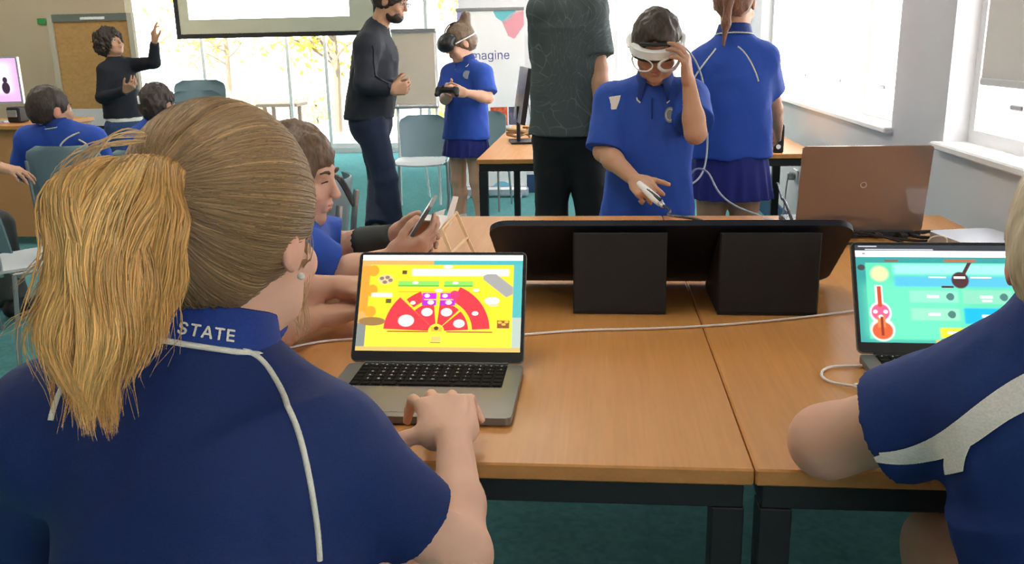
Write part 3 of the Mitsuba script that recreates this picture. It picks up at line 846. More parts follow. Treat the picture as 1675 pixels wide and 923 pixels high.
# projection screen across the far glass
k = thing('projection_screen', 'large projection screen with a black border hanging across the far glass', 'screen')
a, b = (-5.316, 11.200, 1.502), (-2.709, 11.200, 1.507)
zt, zb = 2.75, a[2]
xa, xb = a[0], b[0]
t_ = .055
put('border', cat(span(xa, xb, 11.2, 11.225, zb, zb + t_), span(xa, xb, 11.2, 11.225, zt - t_, zt), span(xa, xa + t_, 11.2, 11.225, zb, zt), span(xb - t_, xb, 11.2, 11.225, zb, zt)), 'black_plastic', k, False)
matte('screen_cloth', (.62, .57, .45))
put('cloth', span(xa + t_, xb - t_, 11.206, 11.216, zb + t_, zt - t_), 'screen_cloth', k, False)
ia, ib = (-5.135, 11.200, 1.729), (-3.065, 11.200, 1.733)
m, uv = quad((ia[0], 11.203, ia[2]), (ib[0], 11.203, ia[2]), (ib[0], 11.203, zt - .12), (ia[0], 11.203, zt - .12))
def slide(p, n, uv):
    u, v = uv.x, 1 - uv.y
    c = mi.Color3f(1.25, 1.22, 1.24) * (dr.zeros(mi.Float, dr.width(u)) + 1)
    return blend(c, (1.1, .80, 1.05), inbox(u, 1 - v, .5, 1, -.01, .06, .02))
scene[k + '__projected_picture'] = mikit.ply(m, 'paper', False, uv=uv, emitter={'type': 'area', 'radiance': proc(slide)})
put('top_case', box(((xa + xb) / 2, 11.23, zt + .05), (xb - xa + .1, .1, .12), .01), 'white_frame', k)

# cork board on the beige wall
k = thing('cork_board', 'tall cork board in a pale frame behind the woman who points', 'notice board')
p0, p1 = (-5.336, 8.600, 1.724), (-4.566, 8.600, 1.706)
zb0, zt0 = (-5.082, 8.600, 0.643)[2], p0[2]
cx0, cx1 = p0[0], p1[0]
put('cork', box(((cx0 + cx1) / 2, 8.62, (zt0 + zb0 + .17) / 2), (cx1 - cx0, .02, zt0 - zb0 - .17), .002), 'cork', k)
matte('board_frame', (.55, .50, .40)); matte('board_head', (.17, .19, .17))
for q in (cx0 - .05, cx1): put('frame_post', span(q, q + .05, 8.59, 8.64, zb0, zt0), 'board_frame', k, False)
put('head_strip', span(cx0, cx1, 8.592, 8.63, zt0 - .07, zt0), 'board_head', k, False)
put('clip_strip', span((cx0 + cx1) / 2 - .09, (cx0 + cx1) / 2 + .16, 8.587, 8.592, zt0 - .055, zt0 - .03), 'paper', k, False)
put('foot_panel', span(cx0, cx1, 8.60, 8.63, zb0, zb0 + .17), 'white_wall', k, False)
put('bottom_rail', span(cx0 - .05, cx1 + .05, 8.58, 8.64, zb0 - .03, zb0), 'black_metal', k, False)
for x in (cx0 - .025, cx1 + .025): put('leg', span(x - .02, x + .02, 8.6, 8.64, 0, zb0 - .03), 'black_metal', k, False)
k = thing('wall_sign', 'tiny green sign on the beige wall above the cork board frame', 'sign')
mat('sign_green', (.05, .30, .10), .5)
own(k, box((-5.691, 8.985, 1.677), (.09, .02, .06), .004), 'sign_green')


# ------------------------------------------------------------------ chairs
def chair(label, loc, rz, group=None, top=.88, w=.40, parts=('leg',) * 4):
    """A school chair: moulded back and seat on a tube frame; faces +y before turning."""
    k = thing('chair', label, 'chair', group)
    tr = lambda m: place(m, loc, rz)
    hb = .34
    n = 17
    U, V = np.meshgrid(np.linspace(-1, 1, n), np.linspace(0, 1, 13))
    rr = np.clip((V - .72) / .28, 0, 1)
    half = (w / 2) * (0.93 + .07 * V) * np.sqrt(np.clip(1 - .42 * rr ** 3, .05, 1))
    half = np.where(V > .93, half * np.sqrt(np.clip(1 - ((V - .93) / .07) ** 2 * .28, 0, 1)), half)
    x = U * half
    y = -.19 - .055 * V + .05 * (U ** 2) * 1.0
    z = top - hb + V * hb
    f = np.stack([x, y, z], -1)
    def sheet(g, t):
        a, b = g.shape[:2]
        nv = g.reshape(-1, 3)
        vv = np.vstack([nv, nv + A(t)])
        F = []
        for i in range(a - 1):
            for j in range(b - 1):
                q = [i * b + j, i * b + j + 1, (i + 1) * b + j + 1, (i + 1) * b + j]
                F += [[q[0], q[1], q[2]], [q[0], q[2], q[3]]]
                q = [c + a * b for c in q[::-1]]
                F += [[q[0], q[1], q[2]], [q[0], q[2], q[3]]]
        rim = [j for j in range(b)] + [i * b + b - 1 for i in range(1, a)] + [(a - 1) * b + j for j in range(b - 2, -1, -1)] + [i * b for i in range(a - 2, 0, -1)]
        for i in range(len(rim)):
            p, q = rim[i], rim[(i + 1) % len(rim)]
            F += [[p, q + a * b, q], [p, p + a * b, q + a * b]]
        return trimesh.Trimesh(vv, F, process=False)
    put('backrest', tr(sheet(f, (0, .008, 0))), 'chair_shell', k, 40)
    U, V = np.meshgrid(np.linspace(-1, 1, n), np.linspace(0, 1, 11))
    s = np.stack([U * w / 2 * (1 - .12 * (1 - V) ** 2 - .1 * np.clip((V - .85) / .15, 0, 1) ** 2), -.20 + V * .41, .455 + .012 * U ** 2 - .02 * np.clip((V - .8) / .2, 0, 1) ** 2], -1)
    put('seat', tr(sheet(s, (0, 0, -.012))), 'chair_seat', k, 40)
    put('seat_frame', tr(cat(*[tube([(sx * (w / 2 + .012), -.155, .448), (sx * (w / 2 + .012), .155, .448)], .009, 7) for sx in (-1, 1)], *[tube([(-w / 2 - .012, y, .434), (w / 2 + .012, y, .434)], .009, 7) for y in (-.12, .12)])), 'grey_metal', k, True)
    for sx in (-1, 1):
        put('back_post', tr(tube(spline([(sx * .17, -.185, .44), (sx * .175, -.195, .6), (sx * .165, -.23, top - .07)], 8), .011, 7)), 'grey_metal', k, True)
        for sy in (-1, 1):
            put('leg', tr(tube([(sx * (w / 2 + .012), sy * .15, .448), (sx * (w / 2 + .017), sy * .17, .24), (sx * (w / 2 + .028), sy * .20, .004)], .010, 7)), 'grey_metal', k, True)
    return k


cL = (-2.664, 4.150, 0.911)
chair('blue-grey school chair whose back hides the lower back of the seated boy', (cL[0], cL[1] + .24, 0), 2, top=cL[2])
c2 = (-2.509, 3.550, 0.878)
chair('blue-grey school chair cut by the picture edge, its pale seat empty', (c2[0] - .03, c2[1] + .12, 0), -38, top=c2[2], w=.42)
g1 = (-1.428, 7.200, 0.556)
chair('blue-grey school chair standing under the flip chart pad', (g1[0], g1[1] - .06, 0), 185, top=.80)
chair('grey school chair half behind the girl with the black headset', (g1[0] + .42, g1[1] + .30, 0), 170, top=.80)
cs = (-0.820, 2.750, 0.933)
chair('empty grey chair with a black strap, behind the girl seen in profile', (cs[0] - .245, cs[1] + .12, 0), 96, top=cs[2], w=.40)
k = thing('bag_strap', 'black bag strap hanging over the chair behind the girl seen in profile', 'strap')
own(k, tube(spline([(-0.831, 2.740, 0.958), (-0.800, 2.700, 0.948), (-0.785, 2.700, 0.921), (-0.773, 2.700, 0.892), (-0.767, 2.700, 0.867)], 14), np.r_[np.full(10, .012), .011, .010, .008, .005], 8, flat=.4), 'black_plastic', True)
# the stack of pale chairs by the far glass
st = (-3.334, 7.000, 0.931)
for i in range(4):
    chair('pale blue chair %s the stack by the far glass' % ['lowest in', 'second from the floor in', 'second from the top of', 'topmost in'][i],
          (st[0] + .02 * i, st[1] + .058 * i, .085 * i), 200, 'chairs stacked by the far glass', top=.86, w=.42)

# power strip on the corner table
k = thing('power_strip', 'black power strip with three pale sockets propped up on the corner table', 'power strip')
q = (0.993, 5.050, 0.881)
tr = lambda m: place(m, (q[0], q[1], TZ), -8)
put('body', tr(box((0, 0, .078), (.055, .03, .155), .006)), 'black_plastic', k)
for i in range(3): put('socket', tr(trimesh.creation.cylinder(.013, .006, sections=16, transform=rot([1, 0, 0], 90)).apply_translation((0, -.016, .035 + i * .043))), 'white_plastic', k)
k = thing('storage_box', 'small white box on the corner table behind the power strip', 'box')
own(k, box((q[0] - .07, q[1] + .16, TZ + .045), (.20, .14, .088), .006), 'white_plastic')
k = thing('wall_socket', 'white wall socket with a plug below the windows beside the corner table', 'socket')
wq = (1.330, 6.097, 0.457)
put('plate', box((XR - .006, wq[1], wq[2]), (.012, .13, .09), .003), 'white_plastic', k)
put('plug', box((XR - .035, wq[1], wq[2] + .0), (.05, .045, .05), .008), 'cable_grey', k)
cable('power_lead', 'grey lead running from the wall socket down behind the table', [A(XR - .055, wq[1], wq[2]), A(XR - .07, wq[1] - .02, wq[2] - .12), A(XR - .10, wq[1] - .1, wq[2] - .3), A(XR - .18, wq[1] - .3, wq[2] - .42), A(XR - .25, wq[1] - .4, .06)], .005, 'cable_grey', 30)
# brown coil of leads by the side-on monitor
mat('brown_lead', (.32, .19, .08), .6)
q = (-0.529, 5.950, 0.818)
cable('cable_coil', 'brown coil of leads on the table behind the side-on monitor', [A(q[0] + .07 * math.cos(t) + .01 * math.sin(3 * t), q[1] + .05 * math.sin(t), TZ + .012 + .02 * abs(math.sin(t * .7)) + .002 * t) for t in np.linspace(0, 20, 50)], .008, 'brown_lead', 160)
cable('monitor_lead', 'pale lead hanging from the side-on monitor onto the table', [(-0.457, 5.800, 1.017), (-0.435, 5.800, 0.900), (-0.417, 5.750, 0.807), (-0.369, 5.600, 0.733)], .005, 'cable_grey', 24)
k = thing('computer_mouse', 'small red-grey mouse at the edge of the table with the side-on monitor', 'mouse')
q = (-0.292, 5.006, 0.740)
mat('mouse_red', (.42, .10, .10), .4)
m = trimesh.creation.icosphere(3); m.apply_scale((.032, .05, .02)); m.apply_translation((q[0], q[1] + .05, TZ + .012)); m = m.slice_plane((0, 0, TZ), (0, 0, 1), cap=False)
put('shell', m, 'mouse_red', k, True)
put('wheel', trimesh.creation.cylinder(.008, .006, transform=rot([0, 1, 0], 90)).apply_translation((q[0], q[1] + .025, TZ + .028)), 'black_plastic', k)

# roller blind in the near window
k = thing('roller_blind', 'grey roller blind half lowered in the window above the silver box', 'blind')
scene['blind_cloth'] = {'type': 'principledthin', 'base_color': rgb(.40, .38, .355), 'roughness': .8, 'diff_trans': 0.22}
y1, zb = 3.43, 1.20
ys = np.linspace(y1, .25, 40)
V = np.array([[XR + .05 + .004 * math.sin(y * 9), y, z] for z in (zb, 2.4) for y in ys])
F = [[i, i + 1, 41 + i] for i in range(39)] + [[i, 41 + i, 40 + i] for i in range(39)]
put('cloth', (V, np.array(F)), 'blind_cloth', k, True)
put('bottom_bar', box((XR + .05, (y1 + .25) / 2, zb - .012), (.016, y1 - .25, .026), .004), 'chair_seat', k)
put('roller', trimesh.creation.cylinder(.028, y1 - .25, transform=rot([1, 0, 0], 90)).apply_translation((XR + .05, (y1 + .25) / 2, 2.41)), 'white_frame', k)

# ------------------------------------------------------------------ people: one continuous skin each, with clothes and hair over it
vcol('skin', 0.55, spec=0.35)
vcol('hair_fibre', 0.45, spec=0.5)
mat('hair_dark', proc(lambda p, n, uv: mix((.022, .015, .012), (.05, .034, .025), noise(p.x * 300, p.y * 300, p.z * 60))), .5)
mat('hair_brown', proc(lambda p, n, uv: mix((.07, .042, .025), (.15, .092, .055), noise(p.x * 260, p.y * 260, p.z * 60))), .5)
mat('hair_ash', proc(lambda p, n, uv: mix((.10, .065, .045), (.19, .13, .085), noise(p.x * 260, p.y * 260, p.z * 60))), .5)
def cloth(name, c, rough=.75, s=.12, sheen=.4):
    c = [float(x) for x in c]
    def fn(p, n, uv):
        f = fbm(p.x * 9, p.y * 9, p.z * 5, 3)
        w = noise(p.x * 500, p.y * 500, p.z * 500)
        return mi.Color3f(*c) * (1 - s + 2 * s * f) * (.9 + .2 * w)
    return mat(name, proc(fn), rough, spec=.25, sheen=sheen)
cloth('polo_blue', (.022, .068, .36))
cloth('polo_shaded', (.0075, .020, .095))  # the blue polo again, shade on the front girl put into its colour
cloth('polo_part_shaded', (.010, .029, .14))  # same polo, darkened less: shade painted in for the window-end pupil
cloth('skirt_navy', (.018, .024, .17))
cloth('collar_navy', (.012, .035, .19))
cloth('knit_black', (.014, .016, .024))
cloth('jacket_black', (.018, .021, .030))
cloth('denim', (.035, .065, .16), s=.3)
cloth('denim_dark', (.014, .022, .050), s=.3)
cloth('trouser_black', (.010, .011, .013))
cloth('trouser_grey', (.09, .09, .09))
cloth('white_cotton', (.72, .70, .66), s=.03)
cloth('piping', (.66, .63, .54), s=.03)
cloth('band_grey', (.045, .052, .050))
def leafy_fn(p, n, uv):
    a = mikit.voronoi(p.x * 30 + p.y * 14 + 14 * noise(p.x * 4, p.z * 4), p.z * 13 + p.x * 7)
    l = 1 - smoothstep(.03, .10, a[1] - a[0])
    return mix((.050, .070, .072), (.12, .155, .155), l * .8 * noise(p.x * 30, p.y * 30, p.z * 30))
mat('shirt_leafy', proc(leafy_fn), .8)
mat('shoe_black', (.015, .015, .016), .5)
mat('shoe_white', (.6, .6, .6), .5)
mat('eye_white', (.75, .73, .70), .2)
mat('eye_dark', (.02, .015, .012), .15)
mat('lip', (.46, .17, .14), .5)
mat('brow', (.07, .045, .03), .7)
mat('lens', (.03, .03, .035), .1)

FAIR, TAN, OLIVE = A(.62, .36, .25), A(.50, .27, .17), A(.40, .215, .135)


def frame3(fw, up=(0, 0, 1)):
    fw = unit(fw)
    r = unit(np.cross(fw, up))
    return np.stack([r, fw, np.cross(r, fw)], 1)       # columns right, forward, up


def head(b, c, fw, up=(0, 0, 1), hs=1.0, neck=None, neck_r=.05, nose=.8):
    """Cranium, jaw, brow, nose, sockets, lips, ears on the blob b; c is the middle of the head at eye height."""
    M = frame3(fw, up)
    w = lambda x, y, z: A(c) + M @ (A(x, y, z) * hs)
    b.ell(w(0, -.012, .028), A(.074, .094, .088) * hs, M, .02)
    b.ell(w(0, .028, -.035), A(.058, .064, .078) * hs, M, .03 * hs)
    b.bone(w(-.030, .040, -.075), w(.030, .040, -.075), .030 * hs, k=.02 * hs)
    b.ell(w(0, .068, -.100), A(.022, .018, .016) * hs, M, .018 * hs)
    b.bone(w(-.034, .076, .018), w(.034, .076, .018), .011 * hs, k=.014 * hs)
    for s in (-1, 1):
        b.ell(w(s * .033, .098, -.002), A(.019, .014, .012) * hs, M, .010 * hs, '-')
        b.ell(w(s * .045, .066, -.035), A(.022, .020, .022) * hs, M, .02 * hs)
        b.ell(w(s * .076, -.010, -.012), A(.009, .021, .031) * hs, M @ rot([1, 0, 0], -12)[:3, :3], .006 * hs)
        b.ell(w(s * .0865, -.004, -.008), A(.005, .010, .015) * hs, M, .005 * hs, '-')
        b.ell(w(s * .0075 * nose, .096 + .009 * nose, -.036), A(.008, .009, .007) * hs * nose, M, .006 * hs)
    b.bone(w(0, .088, .008), w(0, .098 + .014 * nose, -.030), .0075 * hs * nose, .0112 * hs * nose, k=.012 * hs)
    b.bone(w(-.017, .087, -.060), w(.017, .087, -.060), .008 * hs, k=.008 * hs)
    b.bone(w(-.013, .085, -.071), w(.013, .085, -.071), .0085 * hs, k=.006 * hs)
    if neck is not None:
        b.bone(w(0, -.022, -.045), A(neck), neck_r * hs, neck_r * 1.08 * hs, k=.03 * hs)
    return M, w


def face_parts(k, w, M, hs, brow='brow', eyes=True, lips=True, open_eyes=True, ls=1.0):
    if eyes:
        for s in (-1, 1):
            if open_eyes:
                e = trimesh.creation.icosphere(2, .0112 * hs); e.apply_translation(w(s * .033, .0800, -.002))
                ek = put('eye', e, 'eye_white', k, True)
                p = trimesh.creation.icosphere(2, .0062 * hs); p.apply_translation(w(s * .033, .0866, -.004))
                put('iris', p, 'eye_dark', ek, True)
            put('eyelash', tube([w(s * .021, .087, -.001), w(s * .033, .0935, .004), w(s * .046, .084, -.001)], .0016 * hs, 5), 'eye_dark', k, True)
            put('eyebrow', tube(spline([w(s * .016, .088, .019), w(s * .032, .090, .026), w(s * .050, .078, .021)], 8), np.r_[.003, .0045, .0045, .004, .004, .003, .0025, .0015] * hs, 6), brow, k, True)
    if lips:
        put('lips', cat(tube(spline([w(-.022, .082, -.064), w(-.010, .0945, -.060), w(0, .0945, -.0605), w(.010, .0945, -.060), w(.022, .082, -.064)], 9), np.array([.001, .003, .004, .0045, .004, .0045, .004, .003, .001]) * hs * ls, 6),
                        tube(spline([w(-.021, .081, -.066), w(0, .0925, -.071), w(.021, .081, -.066)], 9), np.array([.001, .003, .0045, .005, .0055, .005, .0045, .003, .001]) * hs * ls, 6)), 'lip', k, True)


def hand(b, wrist, d, palm, side, s=1.0, curl=(.35, .4, .45, .5), bend=(.5, .6, .5), thumb=(.35, .2), spread=.10, ta=.75, finger_r=1.0, relax_k=.006):
    """A palm and five separate fingers. d: from wrist to knuckles; palm: the way the palm faces; side +1 right, -1 left hand.
    curl: knuckle bend per finger (radians); bend: further bends of the joints, as multiples of the curl."""
    d, pn = unit(d), unit(palm)
    pn = unit(pn - d * (d @ pn))
    t = np.cross(d, pn) * side                                # towards the thumb
    wrist = A(wrist)
    turn = lambda v, a, ax: v * math.cos(a) + np.cross(ax, v) * math.sin(a) + ax * (ax @ v) * (1 - math.cos(a))
    ax = np.cross(d, pn)                                      # turning about ax carries d towards pn
    lat = (.030, .010, -.011, -.030)
    reach = (.086, .090, .085, .076)
    seg = ((.040, .024, .020), (.044, .028, .021), (.041, .026, .020), (.032, .019, .017))
    rr = A(.0092, .0095, .009, .008) * s * finger_r
    kn = [wrist + d * reach[i] * s + t * lat[i] * s - pn * .002 * s for i in range(4)]
    base = [wrist + d * .012 * s + t * lat[i] * .62 * s for i in range(4)]
    for i in range(4): b.bone(base[i], kn[i], .0145 * s, .0118 * s, k=.016 * s)
    b.bone(wrist + d * .018 * s + t * .026 * s + pn * .008 * s, wrist + d * .055 * s + t * .030 * s + pn * .008 * s, .016 * s, .012 * s, k=.014 * s)     # ball of the thumb
    b.bone(wrist + d * .02 * s - t * .022 * s + pn * .006 * s, wrist + d * .06 * s - t * .026 * s + pn * .004 * s, .014 * s, .011 * s, k=.014 * s)
    tips = []
    for i in range(4):
        p = kn[i]
        v = unit(d + t * spread * (1.5 - i))
        a = curl[i]
        for j in range(3):
            v = turn(v, a if j == 0 else a * bend[j] + .08, ax)
            q = p + v * seg[i][j] * s
            b.bone(p, q, rr[i] * (1 - .09 * j), rr[i] * (1 - .09 * (j + 1)), k=relax_k * s if j else .009 * s)
            p = q
        tips.append((p, v))
    p = wrist + d * .030 * s + t * .034 * s + pn * .006 * s
    v = unit(d * math.cos(ta) + t * math.sin(ta) + pn * thumb[0])
    for j, (l, r) in enumerate(((.030, .0125), (.030, .0108), (.024, .0095))):
        q = p + v * l * s
        b.bone(p, q, r * s, r * .9 * s, k=.012 * s if j == 0 else .005 * s)
        p = q
        v = unit(turn(v, thumb[1], unit(np.cross(v, d + 1e-3))) + pn * .15 * thumb[1])
    tips.append((p, v))
    return kn, tips


def colour(m, base, c=None, seed=0, spots=()):
    """Skin tone per vertex with a slight mottling; spots: (centre, radius, tone) for cheeks, knuckles and the like."""
    v = np.asarray(m.vertices)
    f = meshkit.fbm(v * 35, 3, seed)[:, None]
    col = np.asarray(base) * (.94 + .12 * f)
    for p, r, tone in spots:
        w = np.exp(-(np.linalg.norm(v - p, axis=1) / r) ** 2)[:, None]
        col = col * (1 - w * .6) + np.asarray(tone) * w * .6
    return col


class Figure:
    """Joints in metres -> skin, torso and limb solids. Parts are added under the person's key."""

    def __init__(self, label, J, fw, s=1.0, tone=FAIR, group=None, chest=(1, 1), res=.007, slim=1.0):
        self.k = thing('person', label, 'person', group)
        self.J, self.s, self.tone, self.res = {a: A(b) for a, b in J.items()}, s, tone, res
        self.fw = unit(A(fw) * A(1, 1, 0))
        self.rt = np.cross(self.fw, [0, 0, 1])
        self.b = Blob()
        self.slim = slim
        self.torso(self.b, 0)

    def torso(self, b, g, low=None):
        """The trunk thickened by g; low: also flare to this loose hem radius."""
        J, s, n = self.J, self.s, self.fw
        sl = self.slim
        up = unit(J['neck'] - J['pelvis'])
        ch = J['pelvis'] + (J['neck'] - J['pelvis']) * .70
        wa = J['pelvis'] + (J['neck'] - J['pelvis']) * .34
        b.bone(J['pelvis'], wa, .150 * s * sl + g, .128 * s * sl + g, k=.04 * s, flat=.70, n=n)
        b.bone(wa, ch, .128 * s * sl + g, .148 * s * sl + g, k=.05 * s, flat=.70, n=n)
        if 'sho_l' in J:
            b.bone(J['sho_l'], J['sho_r'], .052 * s + g, k=.05 * s)
            mid = (J['sho_l'] + J['sho_r']) / 2
            b.bone(ch, mid - up * .02 * s, .142 * s * sl + g, .07 * s + g, k=.05 * s, flat=.62, n=n)
            for a in ('sho_l', 'sho_r'): b.bone(J['neck'] + up * .015 * s, J[a], .040 * s + g, .046 * s + g, k=.04 * s)
        return b

    def arm(self, side, k=.022):
        J, s, b = self.J, self.s, self.b
        S, E, W = J['sho_' + side], J['elb_' + side], J['wri_' + side]
        b.bone(S, E, .050 * s, .040 * s, k=k * s)
        m = E + (W - E) * .3
        b.bone(E, m, .040 * s, .041 * s, k=k * s)
        b.bone(m, W, .041 * s, .0265 * s, k=k * s)

    def leg(self, side):
        J, s, b = self.J, self.s, self.b
        Hp, K, N = J['hip_' + side], J['kne_' + side], J['ank_' + side]
        b.bone(Hp, K, .082 * s, .056 * s, k=.04 * s)
        m = K + (N - K) * .35 - self.fw * .012 * s
        b.bone(K, m, .054 * s, .054 * s, k=.03 * s)
        b.bone(m, N, .054 * s, .036 * s, k=.03 * s)
        b.bone(N, N + self.fw * .11 * s - A(0, 0, N[2] - .035), .034 * s, .028 * s, k=.03 * s)

    def shoes(self, m='shoe_black'):
        s = self.s
        for side in 'lr':
            N = self.J['ank_' + side]
            t = Blob().bone(A(N[0], N[1], .045) - self.fw * .035 * s, A(N[0], N[1], .042) + self.fw * .15 * s, .045 * s, .040 * s, k=.02)
            t.bone(A(N[0], N[1], .10), A(N[0], N[1], .045), .046 * s, .046 * s, k=.03).cut((0, 0, .002), (0, 0, -1))
            put('shoe', t.mesh(.008), m, self.k, True)

    def skin(self, spots=(), res=None):
        m = self.b.mesh(res or self.res)
        put('body', m, 'skin', self.k, True, color=colour(m, self.tone, spots=spots))
        return m

    def shirt(self, m, name='shirt', g=.016, hem=None, hem_r=None, sleeve=.62, loose=.018, neck_cut=.045, res=None, sides='lr', long=False, wrinkle=.004, hem_n=(0, 0, -1), sleeve_r=None, amp=None):
        J, s = self.J, self.s
        b = Blob()
        self.torso(b, g)
        if hem is not None:
            b.bone(J['pelvis'] + (J['neck'] - J['pelvis']) * .45, A(hem), .135 * s * self.slim + g, hem_r or (.158 * s * self.slim + g), k=.05, flat=.74, n=self.fw)
        for a in sides:
            S, E, W = J['sho_' + a], J['elb_' + a], J['wri_' + a]
            if long:
                b.bone(S, E, .062 * s + loose * .5, .048 * s + loose * .5, k=.03)
                b.bone(E, E + (W - E) * .97, .048 * s + loose * .5, .036 * s + loose * .3, k=.02, cut='b')
            else:
                e = S + (E - S) * (sleeve[a] if isinstance(sleeve, dict) else sleeve)
                b.bone(S, e, .058 * s + loose, (sleeve_r or .056 * s + loose), k=.03 * s, cut='b')
        if hem is not None: b.cut(hem, hem_n)
        up = unit(J['neck'] - J['pelvis'])
        nd = unit(J['head'] - J['neck'])
        b.bone(J['neck'] + nd * (neck_cut + .058) * s, J['neck'] + nd * .22 * s, .060 * s, .075 * s, k=.004, mode='-')
        if wrinkle:
            b.swell(lambda p: wrinkle * (meshkit.fbm(p * A(14, 14, 7), 3, 5) - .5) * 2)
        self.sb = b
        mesh = b.mesh(res or self.res)
        put(name, mesh, m, self.k, True)
        return mesh

    def collar(self, m='collar_navy', r=.064, h=.036, open_=.45, piping=None, tilt=0, drop=.034, flap=.024):
        """A folded polo collar round the neck: stands on the neck and falls outwards; open in front."""
        J, s = self.J, self.s
        nd = unit(J['head'] - J['neck'])
        n = self.fw - nd * (self.fw @ nd); n = unit(n); r_ = np.cross(n, nd)
        a = np.linspace(open_, 2 * np.pi - open_, 40)
        dirs = np.sin(a)[:, None] * r_ + np.cos(a)[:, None] * n
        c = J['neck'] + nd * drop * s
        prof = [(r - .004, h * .6), (r, h), (r + .006, h * .95), (r + .019, -.010), (r + .015, -.012)]
        fl = flap * np.exp(-(np.minimum(a - open_, 2 * np.pi - open_ - a) / .38) ** 2)[:, None]
        rows = [c + dirs * ((q + (fl * 1.15 if i > 2 else 0)) * s) + nd * ((z - (fl if i > 2 else 0)) * s) for i, (q, z) in enumerate(prof)]
        V = np.vstack(rows)
        N = len(a)
        F = []
        for i in range(len(rows) - 1):
            for j in range(N - 1):
                q = [i * N + j, i * N + j + 1, (i + 1) * N + j + 1, (i + 1) * N + j]
                F += [[q[0], q[1], q[2]], [q[0], q[2], q[3]]]
        k = put('collar', (V, np.array(F)), m, self.k, True)
        if piping: put('collar_piping', tube(rows[3], .0032 * s, 6), piping, k, True)
        self.col = (c, dirs, nd, a, rows)
        return k

    def trousers(self, m, name='trousers', g=.014, flare=.0, res=.009):
        J, s = self.J, self.s
        b = Blob()
        b.bone(J['pelvis'] + A(0, 0, .09 * s), J['pelvis'], .136 * s * self.slim + g, .152 * s * self.slim + g, k=.04, flat=.72, n=self.fw)
        for a in 'lr':
            b.bone(J['hip_' + a], J['kne_' + a], .088 * s + g, .064 * s + g, k=.03)
            b.bone(J['kne_' + a], J['ank_' + a] + (J['kne_' + a] - J['ank_' + a]) * .06, .064 * s + g, .052 * s + g + flare, k=.02, cut='b')
        b.swell(lambda p: .006 * (meshkit.fbm(p * A(10, 10, 16), 3, 9) - .5) * 2)
        put(name, b.mesh(res), m, self.k, True)

    def skirt(self, m, top, hem, r0=.145, r1=.20, flat=.78, pleats=18, name='skirt'):
        top, hem, s = A(top), A(hem), self.s
        a = np.linspace(0, 2 * np.pi, 145)[:-1]
        rows = []
        for t in np.linspace(0, 1, 12):
            R = (r0 + (r1 - r0) * t) * s * (1 + .035 * t * np.sign(np.sin(pleats * a)) * np.abs(np.sin(pleats * a)) ** .6)
            rows.append(top + (hem - top) * t + np.cos(a)[:, None] * self.rt * R[:, None] + np.sin(a)[:, None] * self.fw * R[:, None] * flat)
        rows += [rows[-1] * 1 + (top - hem) * .02 - 0 * rows[-1]]
        V = np.vstack(rows); N = len(a); F = []
        for i in range(len(rows) - 1):
            for j in range(N):
                q = [i * N + j, i * N + (j + 1) % N, (i + 1) * N + (j + 1) % N, (i + 1) * N + j]
                F += [[q[0], q[1], q[2]], [q[0], q[2], q[3]]]
        put(name, (V, np.array(F)), m, self.k, 60)


HAIR = [None]
def hair_cap(k, w, M, hs, m, low=-.055, front=.045, puff=.012, rough=.006, name='hair', res=.006, seed=3, extra=None, face=(.085, .085, .115), fy=.115):
    """Close hair over the cranium: clear of the face, ending at the nape; extra(blob) adds tufts, buns and tails."""
    b = Blob()
    b.ell(w(0, -.016, .032), A(.074 + puff, .094 + puff, .088 + puff) * hs, M, .02)
    b.ell(w(0, -.050, -.010), A(.064 + puff * .8, .058 + puff, .075) * hs, M, .03)
    c0, z = w(0, 0, 0), M[:, 2]
    b.ell(w(0, fy, -.07 + front - .045), A(*face) * hs, M, .012, '-')
    b.slab(lambda p: -((p - c0) @ z) + low * hs - .35 * ((p - c0) @ M[:, 1]) * 0)
    for s in (-1, 1): b.ell(w(s * .088, -.006, -.018), A(.024, .026, .036) * hs, M, .006, '-')
    if extra: extra(b)
    HAIR[0] = b.copy()
    b.swell(lambda p: rough * (meshkit.fbm(p @ M * A(60, 60, 22) / 1.0, 3, seed) - .5) * 2)
    return put(name, b.mesh(res), m, k, True)


def strands(k, roots, paths_fn, n_seg, width, cols, name='hair_strands', m='hair_fibre'):
    """Many thin three-sided fibres as one mesh. paths_fn(i) -> (n_seg, 3) points."""
    V, F, C = [], [], []
    a = np.array([0, 2.094, 4.189])
    tri = []
    for s_ in range(n_seg - 1):
        for j in range(3):
            p, q = s_ * 3 + j, s_ * 3 + (j + 1) % 3
            tri += [[p, q, q + 3], [p, q + 3, p + 3]]
    tri = np.array(tri)
    P = np.stack([paths_fn(i) for i in range(len(roots))])                       # (N, S, 3)
    t = np.gradient(P, axis=1); t /= np.linalg.norm(t, axis=2, keepdims=True) + 1e-9
    ref = np.array([.31, .77, .55])
    u = np.cross(t, ref); u /= np.linalg.norm(u, axis=2, keepdims=True) + 1e-9
    w = np.cross(t, u)
    taper = np.clip(np.minimum(np.linspace(.5, 3, n_seg), np.linspace(2.2, .15, n_seg)), 0, 1)
    wd = np.asarray(width)[:, None, None] * taper[None, :, None]
    R = P[:, :, None, :] + wd[..., None] * (np.cos(a)[None, None, :, None] * u[:, :, None, :] + np.sin(a)[None, None, :, None] * w[:, :, None, :])
    V = R.reshape(-1, 3)
    F = (np.arange(len(roots)) * n_seg * 3)[:, None, None] + tri[None]
    C = np.repeat(cols, n_seg * 3, 0) if cols.ndim == 2 else cols.reshape(-1, 3)
    return put(name, (V, F.reshape(-1, 3)), m, k, True, color=C, kind='stuff')


